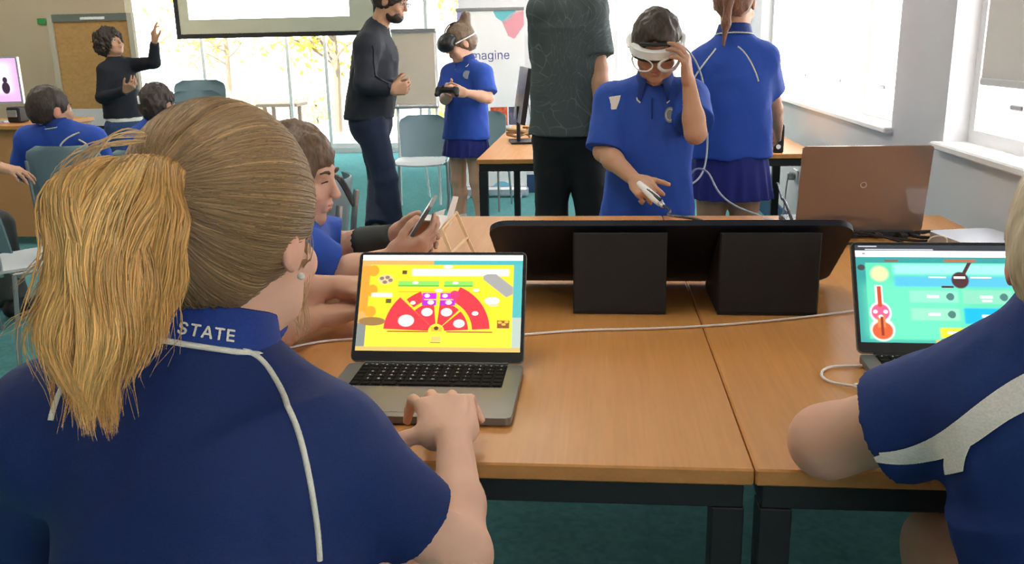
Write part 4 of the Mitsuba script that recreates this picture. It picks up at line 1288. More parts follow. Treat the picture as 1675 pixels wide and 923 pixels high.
def seam(fig, pts, d, r=.0035, m='piping', name='piping', lift=.0, n=40, parent=None, flat=.6):
    """A line of piping lying on the shirt: pts are near the surface, moved on to it along d."""
    q = stick(fig.sb, spline(pts, n), d, lift, .6, True)
    if len(q) > 3: put(name, tube(q, r, 6), m, parent or fig.k, True)

def band(fig, a, b, d, m, name, n=24, lift=.0025, q=5):
    """A flat panel of cloth lying on the shirt between the edges a and b."""
    ea, eb = spline(a, n), spline(b, n)
    P_ = np.stack([ea + (eb - ea) * t for t in np.linspace(0, 1, q)])
    S = stick(fig.sb, P_.reshape(-1, 3), d, lift, .6, True).reshape(q, n, 3)
    F = []
    for i in range(q - 1):
        for j in range(n - 1):
            o = [i * n + j, i * n + j + 1, (i + 1) * n + j + 1, (i + 1) * n + j]
            F += [[o[0], o[1], o[2]], [o[0], o[2], o[3]]]
    V = np.vstack([S.reshape(-1, 3), S.reshape(-1, 3) + unit(d) * .004])
    F = np.array(F)
    put(name, (V, np.vstack([F, F[:, ::-1] + q * n])), m, fig.k, True)


def stand_legs(J, pel, gap, ank, fw, s, knee_f=.02):
    """Hips, knees and ankles of someone standing; gap: half the distance of the feet."""
    fw = unit(fw); rt = np.cross(fw, [0, 0, 1])
    for a, q in (('l', -1), ('r', 1)):
        J['hip_' + a] = A(pel) + rt * q * .08 * s - A(0, 0, .04 * s)
        N = A(ank[0], ank[1], .085) + rt * q * gap
        J['ank_' + a] = N
        J['kne_' + a] = (J['hip_' + a] * .5 + N * .5) + fw * knee_f
    return J


# ---- the boy with the white headset, standing at the far end of the tables
J = dict(head=(0.216, 3.500, 1.332), neck=(0.217, 3.580, 1.170), pelvis=(0.198, 3.580, 0.700), sho_r=(0.058, 3.580, 1.125), sho_l=(0.353, 3.560, 1.132),
         elb_r=(0.021, 3.500, 0.938), wri_r=(0.140, 3.300, 0.852), elb_l=(0.359, 3.360, 1.019), wri_l=(0.331, 3.380, 1.200))
stand_legs(J, J['pelvis'], .12, (J['pelvis'][0], 3.62), (0, -1, 0), .92)
boy = Figure('boy in a blue polo wearing a white headset, one hand raised to it', J, (-.06, -1, 0), .95, TAN, res=.006)
hs = 1.03
M, w = head(boy.b, J['head'], (-.06, -1, -.38), hs=hs, neck=J['neck'], neck_r=.050)
for a in 'lr': boy.arm(a); boy.leg(a)
hand(boy.b, J['wri_r'], A((0.189, 3.200, 0.818)) - A(J['wri_r']), (.55, .3, -.75), 1, 1.0, curl=(1.0, 1.1, 1.15, 1.2), bend=(.6, .9, .7), thumb=(.5, .15))
hand(boy.b, J['wri_l'], A((0.310, 3.360, 1.314)) - A(J['wri_l']), (-.95, .25, .1), -1, 1.0, curl=(.45, .45, .5, .55), bend=(.6, .9, .6), thumb=(.3, .2), spread=.16)
boy.skin([(w(.045, .07, -.03), .03, (.55, .25, .17)), (w(-.045, .07, -.03), .03, (.55, .25, .17))])
face_parts(boy.k, w, M, hs, eyes=False)
hair_cap(boy.k, w, M, hs, 'hair_dark', low=-.05, front=.055, puff=.015, rough=.010)
boy.shirt('polo_blue', 'polo_shirt', g=.014, hem=(J['pelvis'][0], 3.60, .60), hem_r=.205, sleeve={'l': .70, 'r': .96}, loose=.020, neck_cut=.022, wrinkle=.007)
boy.collar('collar_navy', piping='piping', flap=.034, drop=.044)
boy.trousers('trouser_grey', 'shorts', g=.012)
boy.shoes()
D = A(0, 1, -.15)
band(boy, [(0.040, 3.300, 1.178), (0.047, 3.300, 1.152), (0.049, 3.300, 1.128)], [(0.086, 3.300, 1.184), (0.080, 3.300, 1.160), (0.069, 3.300, 1.130)], D, 'white_cotton', 'shoulder_patch', 8)
q = stick(boy.sb, [(0.272, 3.300, 1.105)], D, .002)[0]
m = trimesh.creation.cylinder(.026, .004, sections=28, transform=rot([1, 0, 0], 90)); m.apply_scale((.8, 1, 1.15)); m.apply_translation(q)
mat('badge_grey', (.22, .26, .32), .6)
bk = put('school_badge', m, 'badge_grey', boy.k)
m = trimesh.creation.annulus(.017, .020, .0016, transform=rot([1, 0, 0], 90)); m.apply_scale((.8, 1, 1.15)); m.apply_translation(q - A(0, .003, 0)); put('badge_ring', m, 'piping', bk)
put('placket', tube(stick(boy.sb, spline([(0.205, 3.200, 1.185), (0.204, 3.200, 1.107)], 10), D, .0005), .008, 6, flat=.35), 'collar_navy', boy.k, True)

# his headset: white visor band, dark slit, clear goggle rim, straps
k = thing('vr_headset', 'white headset with goggle rims worn by the boy behind the black panel', 'headset')
vis = lambda th, y, z, r=.118: w((r - .052) * math.sin(th), .012 + (r - .022) * math.cos(th) + y, z)
def bandmesh(th0, th1, z0, z1, r0, r1, n=28, dz=lambda t: 0):
    V, F = [], []
    for i, th in enumerate(np.linspace(th0, th1, n)):
        V += [vis(th, 0, z0 + dz(th), r0), vis(th, 0, z1 + dz(th), r0), vis(th, 0, z1 + dz(th), r1), vis(th, 0, z0 + dz(th), r1)]
    for i in range(n - 1):
        for j in range(4):
            a_, b_ = i * 4 + j, i * 4 + (j + 1) % 4
            F += [[a_, b_, b_ + 4], [a_, b_ + 4, a_ + 4]]
    F += [[0, 2, 1], [0, 3, 2], [4 * n - 4, 4 * n - 3, 4 * n - 2], [4 * n - 4, 4 * n - 2, 4 * n - 1]]
    return trimesh.Trimesh(np.array(V), F, process=False)
put('visor', bandmesh(-1.35, 1.35, .002, .030, .150, .122), 'white_plastic', k, 40)
put('slit', bandmesh(-1.2, 1.2, -.008, .002, .147, .122), 'black_plastic', k, 40)
rim = [vis(-.62 + .50 * math.cos(t), 0, -.020 + .026 * math.sin(t), .146) for t in np.linspace(0, 2 * np.pi, 40)]
put('goggle_rim', tube(rim, .0062, 8), 'white_plastic', k, True)
rim = [vis(.62 + .50 * math.cos(t), 0, -.020 + .026 * math.sin(t), .146) for t in np.linspace(0, 2 * np.pi, 40)]
put('goggle_rim', tube(rim, .0032, 8), 'white_plastic', k, True)
put('strap', cat(*[tube(spline([w(s * .093, .045, .016), w(s * .098, -.01, .02), w(s * .086, -.075, .024), w(s * .03, -.122, .022), w(0, -.126, .022)], 24), .011, 6, flat=.35) for s in (-1, 1)]), 'white_plastic', k, True)
put('head_pad', cat(tube([w(-.055, .085, .042), w(0, .108, .048), w(.055, .085, .042)], .008, 8)), 'black_plastic', k, True)
k = thing('game_controller', 'small pale controller held low in the headset boy\'s fist', 'controller')
g0, g1 = A((0.176, 3.210, 0.830)), A((0.219, 3.130, 0.799))
put('grip', tube([g0 - (g1 - g0) * .6, g0, g0 + (g1 - g0) * .6, g1], [.012, .015, .017, .013], 10), 'white_plastic', k, True)
put('trigger', tube([g0 + A(.002, -.012, .004), g1 + A(.0, -.008, .012)], [.007, .006], 8), 'black_plastic', k, True)
put('tip', tube([g1, g1 + (g1 - g0) * .25], [.011, .008], 8), 'silver', k, True)
# the headset's lead: down behind him, one loop, then over the table to the dark laptop
cable('headset_lead', 'grey headset lead hanging in a loop beside the boy and running to the dark laptop', [w(.09, -.07, .02), (0.420, 3.820, 1.219), (0.454, 3.840, 1.043), (0.455, 3.800, 0.894), (0.407, 3.700, 0.793), (0.375, 3.680, 0.783), (0.387, 3.660, 0.837), (0.428, 3.640, 0.844), (0.464, 3.560, 0.789), (0.526, 3.400, 0.737), (0.583, 3.260, 0.730), (0.596, 3.074, 0.746), (0.640, 3.010, 0.748), A(.63, 2.79, TZ + .02)], .0042, 'cable_grey', 120)
cable('controller_lead', 'black lead trailing from the controller over the edge of the black panel', [g1 + (g1 - g0) * .2, (0.244, 3.000, 0.795), (0.233, 2.600, 0.852), A(.33, 2.42, .84), A(.36, 2.36, .775), A(.40, 2.36, TZ + .012), A(.46, 2.42, TZ + .008), A(.52, 2.52, TZ + .008), A(.58, 2.64, TZ + .008)], .0045, 'black_plastic', 60)
cable('display_lead', 'black lead rising from behind the dark laptop to the corner table', [A(.62, 2.80, TZ + .02), (0.615, 2.900, 0.812), (0.695, 3.400, 0.764), (0.805, 4.000, 0.699), (0.965, 4.900, 0.593)], .005, 'black_plastic', 50)

# ---- the girl beyond him, seen from behind
J = dict(head=(0.595, 4.140, 1.513), neck=(0.592, 4.120, 1.348), pelvis=(0.598, 4.120, 0.832), sho_l=(0.468, 4.120, 1.240), sho_r=(0.709, 4.120, 1.262),
         elb_r=(0.788, 4.220, 1.075), wri_r=(0.860, 4.420, 0.946), elb_l=(0.445, 4.250, 1.053), wri_l=(0.518, 4.450, 0.891))
stand_legs(J, J['pelvis'], .075, (J['pelvis'][0], 4.1), (.05, 1, 0), .95)
g = Figure('girl seen from behind in a royal blue polo and pleated skirt at the corner table', J, (.08, 1, 0), .98, TAN, res=.007)
hs = 1.08
M, w = head(g.b, J['head'], (.35, 1, -.25), hs=hs, neck=J['neck'], neck_r=.046)
for a in 'lr': g.arm(a); g.leg(a)
hand(g.b, J['wri_r'], (.1, .6, -.5), (-.7, .2, -.4), 1, .95)
hand(g.b, J['wri_l'], (.1, .7, -.3), (.5, .2, -.6), -1, .95)
g.skin()
face_parts(g.k, w, M, hs)
mat('hair_auburn', proc(lambda p, n, uv: mix((.11, .045, .028), (.26, .12, .07), noise(p.x * 260, p.y * 260, p.z * 40))), .5)
def tail(b):
    r0 = w(0, -.105, .0)
    b.bone(r0, w(0, -.128, -.03), .020, .020, k=.02)
    b.bone(w(0, -.128, -.03), w(-.004, -.120, -.12), .020, .017, k=.02)
    b.bone(w(-.004, -.120, -.12), w(-.010, -.110, -.205), .017, .006, k=.02)
hair_cap(g.k, w, M, hs, 'hair_auburn', low=-.075, front=.045, puff=.010, rough=.006)
tb_ = Blob(); tail(tb_); put('ponytail', tb_.mesh(.006), 'hair_auburn', g.k, True)
g.shirt('polo_blue', 'polo_shirt', g=.016, hem=A(J['pelvis']) + A(0, 0, .005), hem_r=.178, sleeve=.78, loose=.020, neck_cut=.02, wrinkle=.008)
g.collar('collar_navy', piping='piping')
g.skirt('skirt_navy', A(J['pelvis']) + A(0, 0, .06), (0.606, 4.120, 0.652), .160, .196)
g.shoes('shoe_black')
D = A(0, 1, -.1)
seam(g, [(0.507, 3.800, 1.340), (0.470, 3.800, 1.292), (0.432, 3.800, 1.239), (0.409, 3.800, 1.183)], D, .0038)
seam(g, [(0.599, 3.800, 1.347), (0.640, 3.800, 1.303), (0.673, 3.800, 1.240), (0.690, 3.800, 1.196)], D, .0038)

# ---- the man in the leaf-patterned shirt, seen from behind
J = dict(head=(-0.134, 4.520, 1.810), neck=(-0.154, 4.500, 1.637), pelvis=(-0.148, 4.500, 0.923), sho_l=(-0.262, 4.500, 1.504), sho_r=(-0.040, 4.500, 1.510),
         elb_r=(0.003, 4.440, 1.229), wri_r=(0.010, 4.360, 1.019), elb_l=(-0.264, 4.600, 1.230), wri_l=(-0.216, 4.820, 1.103))
stand_legs(J, J['pelvis'], .13, (A((-0.124, 4.500, 0.535))[0], 4.5), (.1, 1, 0), 1.0)
mn = Figure('man in a dark patterned shirt and black trousers, back turned, beside the white headset boy', J, (.12, 1, 0), 1.02, TAN, res=.008)
hs = 1.06
M, w = head(mn.b, J['head'], (.3, 1, -.1), hs=hs, neck=J['neck'], neck_r=.058)
for a in 'lr': mn.arm(a); mn.leg(a)
hand(mn.b, J['wri_r'], (.03, -.1, -1), (-.9, .2, 0), 1, 1.05)
hand(mn.b, J['wri_l'], (.3, .7, .1), (.4, -.2, -.8), -1, 1.05)
mn.skin()
face_parts(mn.k, w, M, hs)
hair_cap(mn.k, w, M, hs, 'hair_dark', puff=.012)
mn.shirt('shirt_leafy', 'patterned_shirt', g=.022, hem=A(J['pelvis']) - A(0, 0, .012), hem_r=.192, sleeve=.80, loose=.024, neck_cut=.03, wrinkle=.008, res=.008)
mn.trousers('trouser_black', g=.016)
mn.shoes()
b = Blob().bone(A(J['wri_r']) + A(0, 0, .12), A(J['wri_r']) + A(0, 0, .10), .05, .05).cut(A(J['wri_r']) + A(0, 0, .125), (0, 0, 1))

# ---- the man in the dark jacket, talking
J = dict(head=(-1.424, 6.300, 1.663), neck=(-1.540, 6.320, 1.463), pelvis=(-1.627, 6.320, 0.849), sho_r=(-1.565, 6.120, 1.357), sho_l=(-1.604, 6.500, 1.365),
         elb_r=(-1.582, 6.040, 1.109), wri_r=(-1.399, 6.060, 1.065), elb_l=(-1.611, 6.500, 1.098), wri_l=(-1.422, 6.260, 1.080),
         hip_r=(-1.599, 6.220, 0.814), hip_l=(-1.641, 6.420, 0.797), kne_r=(-1.515, 6.200, 0.443), kne_l=(-1.605, 6.420, 0.420), ank_r=(-1.482, 6.185, 0.090), ank_l=(-1.574, 6.098, 0.090))
mj = Figure('tall man in a dark jacket and jeans, hands clasped, before the flip chart', J, (1, -.2, 0), 1.08, TAN, res=.008, slim=1.12)
hs = 1.12
M, w = head(mj.b, J['head'], (1, -.12, -.32), hs=hs, neck=J['neck'], neck_r=.055)
for a in 'lr': mj.arm(a); mj.leg(a)
hand(mj.b, J['wri_r'], (.8, .35, .12), (-.2, .9, .2), 1, 1.1, curl=(.7, .75, .8, .8), thumb=(.2, .2))
hand(mj.b, J['wri_l'], (.85, -.35, .1), (-.2, -.8, -.1), -1, 1.1, curl=(.6, .6, .65, .7), thumb=(.2, .2))
mj.skin()
face_parts(mj.k, w, M, hs)
hair_cap(mj.k, w, M, hs, 'hair_dark', low=-.06, puff=.018, rough=.014, extra=lambda b: b.bone(w(-.05, .075, .085), w(.05, .075, .085), .03, k=.03))
bd = Blob().ell(w(0, .034, -.078), A(.059, .070, .052) * hs, M).ell(w(0, .068, -.100), A(.026, .022, .020) * hs, M, .02)
bd.ell(w(0, .12, -.035), A(.045, .065, .045) * hs, M, .02, '-').slab(lambda p: (p - w(0, 0, -.042)) @ M[:, 2] - .25 * np.abs((p - w(0, 0, 0)) @ M[:, 0]))
put('beard', bd.mesh(.006), 'hair_dark', mj.k, True)
gl = []
for s in (-1, 1):
    gl.append(tube([w(s * .036 + .022 * math.cos(t), .108, .0 + .018 * math.sin(t)) for t in np.linspace(0, 6.283, 20)], .0022, 5))
    gl.append(tube([w(s * .058, .106, .004), w(s * .080, .04, .006), w(s * .082, -.005, .002)], .0022, 5))
gl.append(tube([w(-.014, .110, .004), w(.014, .110, .004)], .0022, 5))
k = thing('glasses', 'dark-rimmed glasses on the bearded man in the jacket', 'glasses')
put('frame', cat(*gl), 'black_plastic', k, True, kind='stuff')
mj.shirt('jacket_black', 'jacket', g=.030, hem=A(J['pelvis']) + A(-.02, 0, .008), hem_r=.215, loose=.04, long=True, neck_cut=-.02, wrinkle=.010, res=.008)
seam(mj, [(-1.397, 5.900, 1.394), (-1.371, 5.900, 1.281), (-1.370, 5.900, 1.144), (-1.398, 5.900, 0.945)], (0, 1, -.1), .006, 'knit_black', 'jacket_opening')
b = Blob().bone(A(J['neck']) + A(.012, 0, .012), A(J['neck']) + A(.0, 0, -.03), .066, .074)
put('undershirt', b.mesh(.008), 'white_cotton', mj.k, True)
mj.trousers('denim_dark', 'jeans', g=.020, flare=.012)
mj.shoes()

# ---- the girl with the black headset
J = dict(head=(-0.988, 6.500, 1.370), neck=(-0.943, 6.520, 1.216), pelvis=(-0.969, 6.520, 0.709), sho_l=(-0.824, 6.440, 1.148), sho_r=(-1.068, 6.560, 1.148),
         elb_l=(-0.779, 6.360, 0.989), wri_l=(-0.915, 6.220, 1.033), elb_r=(-1.103, 6.460, 0.979), wri_r=(-1.037, 6.260, 1.041))
stand_legs(J, J['pelvis'], .09, (A((-0.952, 6.500, 0.035))[0], 6.52), (-.45, -.9, 0), .95, .01)
g2 = Figure('girl in blue polo and skirt wearing a black headset, holding a controller, beside the banner', J, (-.45, -.9, 0), .95, FAIR, res=.008)
hs = 1.06
M, w = head(g2.b, J['head'], (-.85, -.5, -.30), hs=hs, neck=J['neck'], neck_r=.046)
for a in 'lr': g2.arm(a); g2.leg(a)
hand(g2.b, J['wri_l'], (-.9, -.2, .15), (-.1, .6, -.4), -1, .98, curl=(.8, .85, .9, .9), thumb=(.3, .3))
hand(g2.b, J['wri_r'], (-.1, -.8, .25), (.6, .1, -.2), 1, .98, curl=(.8, .85, .9, .9), thumb=(.3, .3))
g2.skin()
face_parts(g2.k, w, M, hs, eyes=False)
hair_cap(g2.k, w, M, hs, 'hair_ash', low=-.07, puff=.012, rough=.008, extra=lambda b: b.bone(w(0, -.07, .10), w(.0, -.10, .15), .040, .036, k=.03))
g2.shirt('polo_blue', 'polo_shirt', g=.016, hem=A(J['pelvis']) - A(0, 0, .02), hem_r=.185, sleeve=.85, loose=.022, neck_cut=.03, wrinkle=.007)
g2.collar('collar_navy', r=.062, piping='piping')
g2.skirt('skirt_navy', A(J['pelvis']) + A(0, 0, .05), A(J['pelvis']) - A(0, 0, .145), .165, .20)
g2.shoes('shoe_white')
q = stick(g2.sb, [(-0.929, 6.200, 1.149)], (0, 1, 0), .002, 2)
if len(q):
    m = trimesh.creation.cylinder(.03, .005, sections=20, transform=rot([1, 0, 0], 90)); m.apply_translation(q[0]); put('school_badge', m, 'badge_grey', g2.k)
k = thing('vr_headset', 'black headset with a white side strap on the girl beside the banner', 'headset')
b = Blob().ell(w(0, .10, .018), A(.088, .058, .052) * hs, M).ell(w(0, .07, .05), A(.08, .06, .04) * hs, M, .03).ell(w(0, .02, -.02), A(.075, .085, .075) * hs, M, .01, '-')
put('visor', b.mesh(.006), 'black_plastic', k, True)
put('strap', cat(*[tube(spline([w(s * .083, .065, .012), w(s * .091, 0, .022), w(s * .08, -.075, .03), w(0, -.118, .034)], 20), .014, 6, flat=.35) for s in (-1, 1)]), 'white_plastic', k, True)
put('top_strap', tube(spline([w(0, .09, .075), w(0, .03, .132), w(0, -.06, .118), w(0, -.112, .05)], 20), .011, 6, flat=.35), 'black_plastic', k, True)
k = thing('game_controller', 'dark controller in both hands of the girl with the black headset', 'controller')
c = (A(J['wri_l']) + A(J['wri_r'])) / 2 + A(-.06, -.07, .02)
put('shell', Blob().bone(c - A(.06, -.03, 0), c + A(.06, -.03, 0), .022, .022).bone(c - A(.065, -.03, 0), c - A(.075, .0, .03), .02, .016, k=.02).bone(c + A(.065, -.03, 0), c + A(.075, -.06, -.03), .02, .016, k=.02).mesh(.005), 'black_plastic', k, True)
put('thumb_stick', tube([c + A(-.03, .0, .018), c + A(-.03, 0, .032)], .009, 8), 'shoe_black', k)

# ---- the woman who points at the screen
J = dict(head=(-4.435, 8.000, 1.429), neck=(-4.410, 8.000, 1.277), pelvis=(-4.401, 8.000, 0.711), sho_r=(-4.460, 7.900, 1.193), sho_l=(-4.357, 8.120, 1.229),
         elb_r=(-4.484, 7.820, 0.958), wri_r=(-4.184, 7.700, 1.025), elb_l=(-4.053, 8.020, 1.259), wri_l=(-3.993, 7.960, 1.441))
stand_legs(J, J['pelvis'], .10, (A(J['pelvis'])[0], 8.0), (.75, -.65, 0), .98)
wo = Figure('dark-haired woman in a black top and jeans, raising a hand to the projection screen', J, (.75, -.65, 0), .98, TAN, res=.008)
hs = 1.06
M, w = head(wo.b, J['head'], (.9, -.30, .38), hs=hs, neck=J['neck'], neck_r=.048)
for a in 'lr': wo.arm(a); wo.leg(a)
hand(wo.b, J['wri_r'], (.75, -.2, .45), (-.3, .5, .5), 1, 1.0, curl=(.5, .6, .7, .8))
hand(wo.b, J['wri_l'], (.02, 0, 1), (.5, .6, 0), -1, 1.0, curl=(.1, .3, .6, .7), spread=.16)
wo.skin()
face_parts(wo.k, w, M, hs)
hair_cap(wo.k, w, M, hs, 'hair_dark', low=-.10, puff=.034, rough=.030, face=(.08, .085, .115))
wo.shirt('knit_black', 'top', g=.014, hem=A(J['pelvis']) + A(0, 0, .055), hem_r=.165, loose=.014, long=True, neck_cut=.0, wrinkle=.006, res=.008)
b = Blob().bone(A(J['pelvis']) + A(0, 0, .12), A(J['pelvis']) + A(0, 0, .025), .156, .166, k=.02, flat=.74, n=wo.fw).cut(A(J['pelvis']) + A(0, 0, .02), (0, 0, -1))
put('undershirt', b.mesh(.009), 'white_cotton', wo.k, True)
wo.trousers('denim', 'jeans', g=.016)
wo.shoes()


def sit(J, pel, fw, s, spread=.11, knee_z=.50, reach=.40, tuck=.03):
    fw = unit(fw); rt = np.cross(fw, [0, 0, 1])
    for a, q in (('l', -1), ('r', 1)):
        J['hip_' + a] = A(pel) + rt * q * .085 * s - A(0, 0, .06)
        J['kne_' + a] = A(*(A(pel) + fw * reach * s + rt * q * spread)[:2], knee_z)
        J['ank_' + a] = A(*(J['kne_' + a] + fw * tuck)[:2], .085)
    return J


# ---- the boy seated on the left, looking across at the woman
J = dict(head=(-2.781, 4.360, 1.075), neck=(-2.766, 4.360, 0.963), pelvis=((-2.758, 4.360, 0.552)[0], 4.42, .635), sho_l=(-2.901, 4.340, 0.917), sho_r=(-2.589, 4.360, 0.911),
         elb_l=(-3.066, 4.480, 0.730), elb_r=(-2.641, 4.500, 0.735), wri_l=(-3.102, 4.680, 0.650), wri_r=(-2.825, 4.700, 0.646))
sit(J, J['pelvis'], (.15, 1, 0), .9, knee_z=.50)
sb = Figure('seated boy with cropped dark hair, back to us, on the chair before the desk', J, (.15, 1, 0), .95, TAN, res=.008)
hs = .98
M, w = head(sb.b, J['head'], (.55, .9, .0), hs=hs, neck=J['neck'], neck_r=.052)
for a in 'lr': sb.arm(a); sb.leg(a)
hand(sb.b, J['wri_l'], (.2, .9, -.2), (0, 0, -1), -1, .92); hand(sb.b, J['wri_r'], (-.2, .9, -.2), (0, 0, -1), 1, .92)
sb.skin([(w(.08, -.01, -.01), .035, (.70, .25, .18))])
face_parts(sb.k, w, M, hs)
hair_cap(sb.k, w, M, hs, 'hair_dark', low=-.062, puff=.010, rough=.008)
sb.shirt('polo_blue', 'polo_shirt', g=.018, hem=A(J['pelvis']) - A(0, 0, .03), hem_r=.19, sleeve=.85, loose=.024, neck_cut=.03, wrinkle=.007)
sb.collar('collar_navy', piping='piping')
sb.trousers('trouser_grey', g=.018); sb.shoes()
D = A(.45, .9, 0)
seam(sb, [(-2.680, 4.150, 0.964), (-2.728, 4.150, 0.941), (-2.761, 4.150, 0.899)], D, .005)
seam(sb, [(-2.598, 4.150, 0.963), (-2.559, 4.150, 0.933), (-2.533, 4.150, 0.891)], D, .005)

# ---- the child with the dark rounded hair and clip, half hidden
J = dict(head=(-2.630, 5.200, 1.041), neck=(-2.640, 5.200, 0.903), pelvis=((-2.679, 5.200, 0.473)[0], 5.2, .635), sho_l=(-2.788, 5.200, 0.838), sho_r=(-2.500, 5.200, 0.843),
         elb_l=(-2.888, 5.300, 0.662), elb_r=(-2.537, 5.300, 0.667), wri_l=(-2.921, 5.500, 0.584), wri_r=(-2.706, 5.500, 0.582))
sit(J, J['pelvis'], (.05, 1, 0), .9, knee_z=.50)
ch = Figure('seated child with rounded black hair and a pale hair clip, below the pointing woman', J, (.05, 1, 0), .9, OLIVE, res=.010)
hs = 1.05
M, w = head(ch.b, J['head'], (.2, 1, 0), hs=hs, neck=J['neck'])
for a in 'lr': ch.arm(a); ch.leg(a)
hand(ch.b, J['wri_l'], (.2, .9, -.2), (0, 0, -1), -1, .9); hand(ch.b, J['wri_r'], (-.2, .9, -.2), (0, 0, -1), 1, .9)
ch.skin()
face_parts(ch.k, w, M, hs)
hair_cap(ch.k, w, M, hs, 'hair_dark', low=-.10, puff=.012, rough=.016)
put('hair_clip', tube([w(-.05, -.105, .055), w(-.035, -.122, .035), w(-.03, -.126, .015)], .007, 6), 'white_plastic', ch.k, True)
ch.shirt('polo_blue', 'polo_shirt', hem=A(J['pelvis']) - A(0, 0, .03), hem_r=.18, sleeve=.8, neck_cut=.03, res=.009)
ch.trousers('trouser_grey', g=.018); ch.shoes()
chair('blue-grey school chair under the child with the hair clip', (A(J['pelvis'])[0], A(J['pelvis'])[1] - .03, 0), 0, top=.80)

# ---- the pupil whose forearm rests on the chair at the picture's edge
J = dict(head=(-3.183, 3.900, 1.141), neck=(-3.209, 3.900, 1.015), pelvis=((-3.267, 3.900, 0.594)[0], 3.9, .635), sho_l=(-3.363, 3.900, 0.945), sho_r=(-3.071, 3.900, 0.943),
         elb_l=(-3.493, 3.950, 0.765), elb_r=(-2.944, 3.850, 0.805), wri_l=(-3.441, 4.100, 0.680), wri_r=(-2.716, 3.780, 0.864))
sit(J, J['pelvis'], (.2, 1, 0), .9, knee_z=.5)
ed = Figure('pupil outside the picture whose bare forearm and hand reach in over the empty chair', J, (.2, 1, 0), .95, TAN, res=.009)
M, w = head(ed.b, J['head'], (.2, 1, 0), hs=1.05, neck=J['neck'])
for a in 'lr': ed.arm(a); ed.leg(a)
hand(ed.b, J['wri_r'], (.9, .1, -.25), (0, .1, -1), 1, 1.0, curl=(.3, .35, .4, .5)); hand(ed.b, J['wri_l'], (.2, .9, -.2), (0, 0, -1), -1, .95)
ed.skin(); face_parts(ed.k, w, M, 1.05); hair_cap(ed.k, w, M, 1.05, 'hair_brown', res=.008)
ed.shirt('polo_blue', 'polo_shirt', hem=A(J['pelvis']) - A(0, 0, .03), hem_r=.18, sleeve=.8, neck_cut=.03, res=.010)
ed.trousers('trouser_grey', g=.018, res=.012); ed.shoes()
chair('blue-grey school chair under the pupil whose forearm reaches into the picture', (A(J['pelvis'])[0] - .01, A(J['pelvis'])[1] - .02, 0), -11, top=.80)

# ---- the girl in profile with the tablet
J = dict(head=(-0.752, 2.160, 1.048), neck=(-0.777, 2.140, 0.905), pelvis=((-0.821, 2.120, 0.546)[0] - .03, 2.12, .635), sho_r=(-0.705, 2.020, 0.867), sho_l=(-0.784, 2.300, 0.848),
         elb_r=(-0.637, 2.060, 0.811), wri_r=(-0.514, 2.120, 0.843), elb_l=(-0.686, 2.340, 0.822), wri_l=(-0.547, 2.300, 0.858))
sit(J, J['pelvis'], (1, .05, 0), .9, knee_z=.52, reach=.38, tuck=-.24)
gp = Figure('girl in profile with brown hair and a dark wrist band, holding a tablet', J, (1, .05, 0), .88, FAIR, res=.005)
hs = 1.02
M, w = head(gp.b, J['head'], (1, -.10, -.20), hs=hs, neck=J['neck'], neck_r=.045)
for a in 'lr': gp.arm(a); gp.leg(a)
hand(gp.b, J['wri_r'], (.85, .25, .25), (-.1, .6, .5), 1, .95, curl=(.5, .55, .6, .65), thumb=(.4, .2))
hand(gp.b, J['wri_l'], (.95, -.05, .12), (.05, -.9, -.3), -1, .95, curl=(.55, .6, .65, .7), thumb=(.3, .2))
gp.skin([(w(.045, .07, -.035), .03, (.70, .35, .27))], res=.0045)
face_parts(gp.k, w, M, hs, open_eyes=False, ls=.7)
def bun(b):
    b.bone(w(0, -.09, .05), w(0, -.13, .03), .045, .04, k=.03)
hair_cap(gp.k, w, M, hs, 'hair_brown', low=-.075, front=.045, puff=.010, rough=.009, extra=bun, res=.005)
gp.shirt('polo_blue', 'polo_shirt', g=.014, hem=A(J['pelvis']) - A(0, 0, .02), hem_r=.18, sleeve=.70, loose=.022, neck_cut=.025, wrinkle=.007, res=.006)
gp.collar('polo_blue', r=.060, piping='piping')
gp.skirt('skirt_navy', A(J['pelvis']) + A(.10, 0, .02), A(J['pelvis']) + A(.16, 0, -.05), .24, .27); gp.shoes('shoe_black')
D = A(-.9, .6, -.1)
band(gp, [(-0.602, 1.900, 0.958), (-0.597, 1.900, 0.935), (-0.591, 1.900, 0.910)], [(-0.585, 1.900, 0.946), (-0.579, 1.900, 0.930), (-0.577, 1.900, 0.913)], D, 'badge_grey', 'chest_print', 8)
el, wr = A(J['elb_l']), A(J['wri_l'])
put('wrist_band', tube([el + (wr - el) * t for t in np.linspace(.24, .98, 8)], np.array([.043, .046, .045, .043, .041, .038, .036, .034]) * .95, 16), 'band_grey', gp.k, True)
chair('blue-grey school chair under the girl in profile', (A(J['pelvis'])[0] + .0, 2.12, 0), -87, top=.78, w=.38)
k = thing('tablet', 'grey tablet with a pale screen held up by the girl in profile', 'tablet')
u1 = unit(A((-0.449, 2.220, 0.925)) - A((-0.510, 2.220, 0.834))); v1 = A(-.16, .96, -.10); v1 = unit(v1 - u1 * (v1 @ u1))
def slabm(c, wx, hz, t, off=0):
    m = rounded(wx, hz, .010, t)
    Mx = np.eye(4); Mx[:3, 0] = v1; Mx[:3, 2] = u1; Mx[:3, 1] = np.cross(u1, v1); Mx[:3, 3] = c + Mx[:3, 1] * off
    m.apply_transform(Mx); return m
tcn = A((-0.474, 2.200, 0.884))
put('case', slabm(tcn, .155, .21, .009), 'dark_aluminium', k)
put('screen', slabm(tcn, .140, .19, .001, .0048), 'silver', k)

